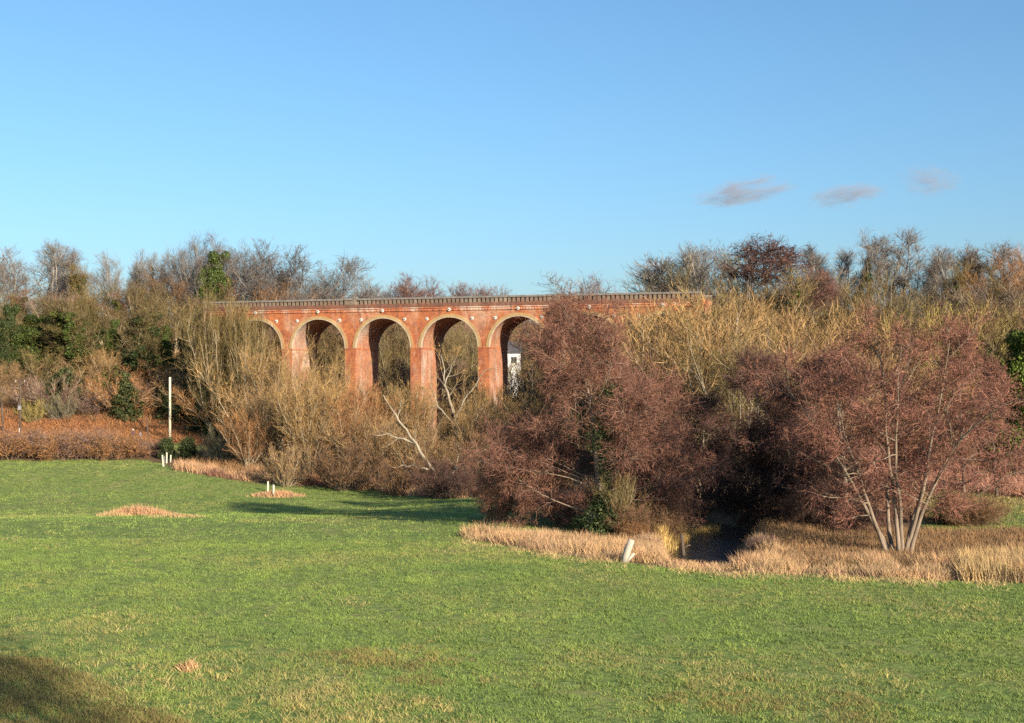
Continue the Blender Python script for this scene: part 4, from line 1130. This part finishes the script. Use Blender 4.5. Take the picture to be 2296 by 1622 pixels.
c = gt(1404, 1262)
lg = grounded('split_log', c[0], c[1], 'pale split log standing in the reeds by the meadow edge', 'log')
b = MB()
b.tube([(-.16, 0, -.2), (-.02, .02, .4), (.16, .02, .95), (.34, .0, 1.38)], [.19, .22, .23, .19], 9, 0)
b.m[-1] = 1
link('log', b.mesh('log', [M_WOODP, M_CUT], True), lg)
b = MB(); b.tube([(-.1, -.05, -.1), (.2, -.1, .28), (.48, -.14, .58)], [.10, .10, .085], 8, 0); b.m[-1] = 1
link('side_limb', b.mesh('side_limb', [M_WOODP, M_CUT], True), lg)

c = at(1532, 1200, 91.5)
sn = grounded('broken_snag', c[0], 91.5, 'dark broken snag standing before the yellow reeds', 'snag')
b = MB(); b.tube([(0, 0, -.4), (.02, 0, .8), (-.05, .05, 1.6), (-.1, .02, 2.3)], [.17, .14, .13, .10], 8, 0)
link('stem', b.mesh('stem', [M_WOODD], True), sn)
b = MB(); b.tube([(-.02, .02, 1.2), (.25, 0, 1.5), (.5, .02, 1.55)], [.08, .06, .04], 6, 0); link('branch', b.mesh('branch', [M_WOODD], True), sn)

# poles
d = 196.; X = (381 - CX) / F * d
po = grounded('utility_pole', X, d, 'cream-white new wooden pole standing by the far hedge', 'pole')
zt = H - (846 - HY) / F * d; hp = zt - po.location.z
b = MB(); b.tube([(0, 0, -.5), (0, 0, hp * .5), (0, 0, hp - .06), (0, 0, hp)], [.19, .175, .16, .12], 12, 0); link('shaft', b.mesh('shaft', [M_CREAM], True), po)
b = MB(); b.box((-.10, -.21, 1.6), (.10, -.165, 1.95), 0); link('number_plate', b.mesh('number_plate', [plain('grey plate', (.35, .35, .33))]), po)
d = 195.; X = (45 - CX) / F * d
po = grounded('utility_pole', X, d, 'dark weathered wooden pole with fittings near the left edge', 'pole')
zt = H - (852 - HY) / F * d; hp = zt - po.location.z
b = MB(); b.tube([(0, 0, -.5), (0, 0, hp * .5), (0, 0, hp)], [.15, .13, .11], 10, 0); link('shaft', b.mesh('shaft', [M_WOODD], True), po)
b = MB(); b.box((-.75, -.06, hp - .45), (.75, .06, hp - .33), 0)
link('crossarm', b.mesh('crossarm', [M_WOODD]), po)
for dx in (-.65, 0, .65):
    b = MB(); b.tube([(dx, 0, hp - .33), (dx, 0, hp - .2), (dx, 0, hp - .1)], [.03, .07, .05], 8, 0); link('insulator', b.mesh('insulator', [plain('porcelain', (.5, .47, .43), .3)], True), po)
b = MB(); b.box((-.22, -.32, hp * .52), (.22, -.14, hp * .52 + .62), 0); link('fuse_box', b.mesh('fuse_box', [plain('grey steel', (.25, .25, .26), .6)]), po)
b = MB(); b.box((-.10, -.20, 1.4), (.02, -.15, 2.1), 0); link('cable_guard', b.mesh('cable_guard', [M_PLATE]), po)
d = 200.; X = (6 - CX) / F * d
po = grounded('leaning_post', X, d, 'dark leaning stub post at the left picture edge on the bracken', 'post')
b = MB(); b.tube([(.05, 0, -.3), (0, 0, 2.), (-.15, 0, 4.6)], [.15, .14, .11], 8, 0); link('shaft', b.mesh('shaft', [M_WOODD], True), po)
d = 197.; X = (332 - CX) / F * d
po = grounded('leaning_post', X, d, 'dark crooked post between the walkers and the white pole', 'post')
b = MB(); b.tube([(.18, 0, -.3), (.0, 0, 1.2), (-.14, 0, 2.2), (-.2, .02, 3.3)], [.10, .10, .09, .06], 8, 0); link('shaft', b.mesh('shaft', [M_WOODD], True), po)

# tree guards
def guard(x, y, hgt, label, lean=0., group='white tree guards in the meadow', d=None):
    if d is None: X, Y = gt(x, y)
    else: X, Y = (x - CX) / F * d, d
    o = grounded('tree_guard', X, Y, label, 'tree guard', group)
    b = MB(); b.tube([(0, 0, -.05), (lean * .5, 0, hgt * .5), (lean, 0, hgt)], [.10, .097, .10], 12, 0, False)
    b.tube([(lean, 0, hgt), (lean * .5, 0, hgt * .5), (0, 0, 0)], [.088, .085, .088], 12, 0, False)
    link('tube', b.mesh('tube', [M_TUBE], True), o)
    b = MB(); b.box((.11, -.03, -.2), (.155, .02, hgt * .92), 0); link('stake', b.mesh('stake', [M_WOODP]), o)
    b = MB(); b.tube([(0, 0, 0), (lean * .6, .02, hgt + .05), (lean + .05, 0, hgt + .35)], [.02, .015, .006], 5, 0); link('sapling', b.mesh('sapling', [M_WOODD], True), o)
guard(366, 1047, 1.5, 'nearest and leftmost of three white tree guards at the meadow corner', -.12)
guard(373, 1039, 1.45, 'middle one of three white tree guards at the meadow corner', .05)
guard(382, 1037, 1.0, 'shortest, rightmost of three white tree guards at the meadow corner', .05)
guard(600, 1104, 1.25, 'left white tree guard standing in the reed clump', .03)
guard(613, 1114, 1.35, 'right white tree guard standing in front of the reed clump', 0)
guard(282, 0, 1.6, 'white tree guard poking out of the brambles below the walkers', .03, d=190.6)
guard(53, 0, 1.9, 'white tree guard among the brambles by the dark pole', -.05, d=190.6)

# ------------------------------------------------------------------ COTTAGE behind the fifth arch
d = 240.; X0 = (1166 - CX) / F * d
zc = 16.4
hz = float(height(X0 - 3, d))
cot = link('cottage', None, loc=(X0 - 3.3, d, hz)); tag(cot, 'white-walled cottage glimpsed through the fifth arch', 'house')
hh_ = zc - hz
b = MB(); b.box((-3.4, 0, -1.5), (3.4, 5, hh_), 0)
link('wall', b.mesh('wall', [plain('white render', (.80, .79, .76), .8, .06)]), cot)
b = MB()
e = .35
b.poly([(-3.4 - e, -e, hh_ - .05), (3.4 + e, -e, hh_ - .05), (3.4 + e, 2.5, hh_ + 2.0), (-3.4 - e, 2.5, hh_ + 2.0)])
b.poly([(3.4 + e, 5 + e, hh_ - .05), (-3.4 - e, 5 + e, hh_ - .05), (-3.4 - e, 2.5, hh_ + 2.0), (3.4 + e, 2.5, hh_ + 2.0)])
b.poly([(3.4 + e, -e, hh_ - .05), (3.4 + e, 5 + e, hh_ - .05), (3.4 + e, 2.5, hh_ + 2.0)]); b.poly([(-3.4 - e, 5 + e, hh_ - .05), (-3.4 - e, -e, hh_ - .05), (-3.4 - e, 2.5, hh_ + 2.0)])
b.poly([(-3.4 - e, -e, hh_ - .05), (-3.4 - e, 5 + e, hh_ - .05), (3.4 + e, 5 + e, hh_ - .05), (3.4 + e, -e, hh_ - .05)])
link('roof', b.mesh('roof', [plain('slate', (.10, .095, .10), .7, .3, 3.)]), cot)
for dx in (-1.6, 2.2):
    b = MB(); b.box((dx - .55, -.06, hh_ - 1.9), (dx + .55, .02, hh_ - .7), 0)
    wo = link('window', b.mesh('window', [plain('grey frame', (.45, .45, .44))]), cot)
    b = MB(); b.box((dx - .47, -.09, hh_ - 1.82), (dx - .03, -.055, hh_ - .78), 0); b.box((dx + .03, -.09, hh_ - 1.82), (dx + .47, -.055, hh_ - .78), 0)
    link('pane', b.mesh('pane', [plain('dark glass', (.05, .055, .06), .1)]), wo)

# ------------------------------------------------------------------ PEOPLE on the path behind the hedge
def skin_body(name, edges, radii, pos, m, parent):
    me = bpy.data.meshes.new(name)
    names = list(pos); ix = {n_: k for k, n_ in enumerate(names)}
    me.from_pydata([pos[n_] for n_ in names], [(ix[a], ix[b_]) for a, b_ in edges], [])
    o = link(name, me, parent)
    md = o.modifiers.new('skin', 'SKIN')
    for n_ in names: me.skin_vertices[0].data[ix[n_]].radius = (radii[n_],) * 2
    me.skin_vertices[0].data[0].use_root = True
    o.modifiers.new('sub', 'SUBSURF').levels = 1
    o.modifiers['sub'].render_levels = 1
    me.materials.append(m)
    return o

def person(x, d, hgt, label, jacket, hat, face):
    X = (x - CX) / F * d
    root = grounded('person', X, d, label, 'person', 'walkers on the path behind the hedge')
    root.rotation_euler.z = face
    k = hgt / 1.75
    root.scale = (k, k, k)
    skin = plain('skin', (.45, .28, .2), .6, .05)
    pos = {'pelvis': (0, 0, .95), 'waist': (0, 0, 1.08), 'chest': (0, .01, 1.30), 'neck': (0, 0, 1.48), 'head0': (0, -.01, 1.57), 'head1': (0, -.02, 1.68)}
    rad = {'pelvis': .145, 'waist': .13, 'chest': .155, 'neck': .055, 'head0': .085, 'head1': .075}
    ed = [('pelvis', 'waist'), ('waist', 'chest'), ('chest', 'neck'), ('neck', 'head0'), ('head0', 'head1')]
    for s_, n_ in ((-1, 'l'), (1, 'r')):
        sw = .16 * s_
        for p_, v, r_, par in (('hip', (.09 * s_, 0, .90), .10, 'pelvis'), ('knee', (.10 * s_, -sw * .5 - .03, .50), .065, 'hip'), ('ank', (.10 * s_, sw * .6, .09), .045, 'knee'), ('toe', (.11 * s_, sw * .6 - .17, .04), .04, 'ank'),
                               ('sh', (.19 * s_, 0, 1.41), .065, 'chest'), ('elb', (.25 * s_, .04 + sw * .3, 1.14), .045, 'sh'), ('wri', (.25 * s_, -.08 + sw * .4, .92), .03, 'elb'), ('palm', (.25 * s_, -.11 + sw * .4, .86), .035, 'wri')):
            pos[p_ + n_] = v; rad[p_ + n_] = r_; ed.append((par if par in ('pelvis', 'chest') else par + n_, p_ + n_))
        for q_ in range(4):
            pos[f'f{q_}{n_}'] = (.25 * s_, -.145 + q_ * .022 + sw * .4, .775 + abs(q_ - 1.4) * .012); rad[f'f{q_}{n_}'] = .009; ed.append(('palm' + n_, f'f{q_}{n_}'))
        pos['th' + n_] = (.24 * s_, -.165 + sw * .4, .84); rad['th' + n_] = .01; ed.append(('palm' + n_, 'th' + n_))
    skin_body('body', ed, rad, pos, skin, root)
    pj = {'a': (0, 0, .86), 'b': (0, 0, 1.05), 'c': (0, .01, 1.31), 'd': (0, 0, 1.46)}
    rj = {'a': .19, 'b': .175, 'c': .195, 'd': .085}
    ej = [('a', 'b'), ('b', 'c'), ('c', 'd')]
    for s_, n_ in ((-1, 'l'), (1, 'r')):
        sw = .16 * s_
        for p_, v, r_, par in (('sh', (.20 * s_, 0, 1.41), .09, 'c'), ('elb', (.25 * s_, .04 + sw * .3, 1.14), .07, 'sh' + n_), ('wri', (.25 * s_, -.07 + sw * .4, .94), .055, 'elb' + n_)):
            pj[p_ + n_] = v; rj[p_ + n_] = r_; ej.append((par, p_ + n_))
    skin_body('jacket', ej, rj, pj, plain('jacket cloth', jacket, .85, .15, 6.), root)
    pt_ = {'p': (0, 0, .93)}; rt = {'p': .15}; et = []
    for s_, n_ in ((-1, 'l'), (1, 'r')):
        sw = .16 * s_
        for p_, v, r_, par in (('h', (.09 * s_, 0, .86), .11, 'p'), ('k', (.10 * s_, -sw * .5 - .03, .50), .08, 'h' + n_), ('n', (.10 * s_, sw * .6, .12), .065, 'k' + n_)):
            pt_[p_ + n_] = v; rt[p_ + n_] = r_; et.append((par, p_ + n_))
    skin_body('trousers', et, rt, pt_, plain('trouser cloth', (.05, .05, .07), .85, .15, 6.), root)
    b = MB()
    n_ = 12
    if hat:
        b.tube([(0, -.015, 1.655), (0, -.015, 1.72), (0, -.01, 1.775), (0, -.005, 1.80)], [.125, .12, .085, .02], n_, 0)
        b.box((-.08, -.23, 1.66), (.08, -.09, 1.675), 0)
        link('cap', b.mesh('cap', [plain('white cloth', (.82, .80, .78), .8, .05)], True), root)
    else:
        b.tube([(0, .025, 1.55), (0, .02, 1.66), (0, .005, 1.75), (0, 0, 1.785)], [.085, .11, .09, .02], n_, 0)
        link('hair', b.mesh('hair', [plain('dark hair', (.03, .025, .022), .6, .1)], True), root)
    b = MB()
    b.tube([(0, -.09, 1.63), (0, -.125, 1.60)], [.014, .02], 6, 0)
    for s_ in (-1, 1): b.box((.085 * s_ - .012, -.02, 1.58), (.085 * s_ + .012, .02, 1.65), 0)
    link('nose_and_ears', b.mesh('nose_and_ears', [skin], True), root)
    b = MB()
    for s_ in (-1, 1): b.box((.035 * s_ - .014, -.107, 1.640), (.035 * s_ + .014, -.095, 1.652), 0)
    b.box((-.025, -.104, 1.565), (.025, -.094, 1.573), 0)
    link('eyes_and_mouth', b.mesh('eyes_and_mouth', [plain('dark eyes', (.03, .02, .02), .5, .1)]), root)

person(327 * .9115, 196.5, 1.72, 'person in a white cap and dark purple jacket behind the hedge', (.085, .055, .085), True, R(60))
person(345.5 * .9115, 196.0, 1.72, 'bare-headed person in a grey jacket behind the hedge', (.22, .20, .23), False, R(75))

# ------------------------------------------------------------------ CLOUDS
def cloud(x0, x1, y0, y1, rot, dens, seed, label):
    D = 3000.
    a = at((x0 + x1) / 2, (y0 + y1) / 2, D); sx = (x1 - x0) / F * D / 2; sz = (y1 - y0) / F * D / 2
    bpy_me = bpy.data.meshes.new('cloud')
    import bmesh
    bm = bmesh.new(); bmesh.ops.create_icosphere(bm, subdivisions=3, radius=1.0); bm.to_mesh(bpy_me); bm.free()
    o = link('cloud', bpy_me, loc=a); o.scale = (sx * 1.3, sx * .5, sz * 1.25); o.rotation_euler = (0, R(rot), 0)
    m = bpy.data.materials.new('cloud vapour'); m.use_nodes = True; nt = m.node_tree; nt.nodes.clear()
    out = nt.nodes.new('ShaderNodeOutputMaterial'); pv = nt.nodes.new('ShaderNodeVolumePrincipled')
    pv.inputs['Color'].default_value = (.55, .54, .59, 1); pv.inputs['Anisotropy'].default_value = .0
    v = coords(nt, 'Object', (2.2, 2.0, 2.4)); 
    v2 = nt.nodes.new('ShaderNodeVectorMath'); v2.operation = 'ADD'; v2.inputs[1].default_value = (seed * 3.1, seed, 0); nt.links.new(v, v2.inputs[0])
    n = noise(nt, 1.25, 9, .62, v2.outputs[0], .9)
    ln = nt.nodes.new('ShaderNodeVectorMath'); ln.operation = 'LENGTH'; nt.links.new(coords(nt), ln.inputs[0])
    fall = ramp(nt, ln.outputs['Value'], [(.0, 1.), (.55, .75), (1., 0.)])
    mu = nt.nodes.new('ShaderNodeMath'); mu.operation = 'MULTIPLY_ADD'; nt.links.new(fall, mu.inputs[0]); mu.inputs[1].default_value = .32; nt.links.new(n, mu.inputs[2])
    rr = ramp(nt, mu.outputs[0], [(.66, 0.), (.90, 1.)])
    m2 = nt.nodes.new('ShaderNodeMath'); m2.operation = 'MULTIPLY'; m2.inputs[1].default_value = dens; nt.links.new(rr, m2.inputs[0])
    nt.links.new(m2.outputs[0], pv.inputs['Density']); nt.links.new(pv.outputs[0], out.inputs['Volume'])
    bpy_me.materials.append(m)
    tag(o, label, 'cloud', 'thin clouds low in the sky at right')
cloud(1550, 1780, 398, 468, -9, .030, 1, 'largest mauve cloud wisp, leftmost of the three')
cloud(1808, 1992, 408, 466, -8, .030, 2, 'middle pinkish cloud wisp')
cloud(2012, 2160, 366, 446, 6, .024, 3, 'faintest cloud wisp, highest and rightmost')

# ------------------------------------------------------------------ LIGHT, SKY, CAMERA
w = bpy.data.worlds.new('World'); scene.world = w; w.use_nodes = True
nt = w.node_tree
bg = nt.nodes['Background']
sky = nt.nodes.new('ShaderNodeTexSky'); sky.sky_type = 'NISHITA'; sky.sun_disc = False
sky.sun_elevation = R(SUN_EL); sky.sun_rotation = math.atan2(SUN_AZ[0], SUN_AZ[1])
sky.altitude = 60; sky.air_density = 1.1; sky.dust_density = 1.3; sky.ozone_density = 5.8
hs = nt.nodes.new('ShaderNodeHueSaturation'); hs.inputs['Hue'].default_value = .493; hs.inputs['Saturation'].default_value = 1.0
nt.links.new(sky.outputs[0], hs.inputs['Color']); nt.links.new(hs.outputs[0], bg.inputs['Color']); bg.inputs['Strength'].default_value = .104
su = bpy.data.lights.new('sun', 'SUN'); su.energy = 5.0; su.angle = R(.5); su.color = (1., .86, .68)
so = bpy.data.objects.new('sun', su); COL.objects.link(so)
import mathutils
el = R(SUN_EL)
vec = mathutils.Vector((SUN_AZ[0] * math.cos(el), SUN_AZ[1] * math.cos(el), math.sin(el)))
so.rotation_euler = vec.to_track_quat('Z', 'Y').to_euler(); so.location = (60, -50, 80)

cam = bpy.data.cameras.new('camera'); co = bpy.data.objects.new('camera', cam); COL.objects.link(co)
co.location = (0, 0, H); co.rotation_euler = (R(90), 0, 0)
cam.sensor_width = 36; cam.lens = 36 * F / 2296; cam.shift_y = (HY - 811) / 2296
cam.clip_end = 20000; cam.clip_start = .5
scene.camera = co
scene.view_settings.view_transform = 'Standard'; scene.view_settings.look = 'None'
scene.view_settings.exposure = 0.82
scene.cycles.max_bounces = 6; scene.cycles.diffuse_bounces = 2; scene.cycles.volume_bounces = 1
scene.cycles.use_denoising = False
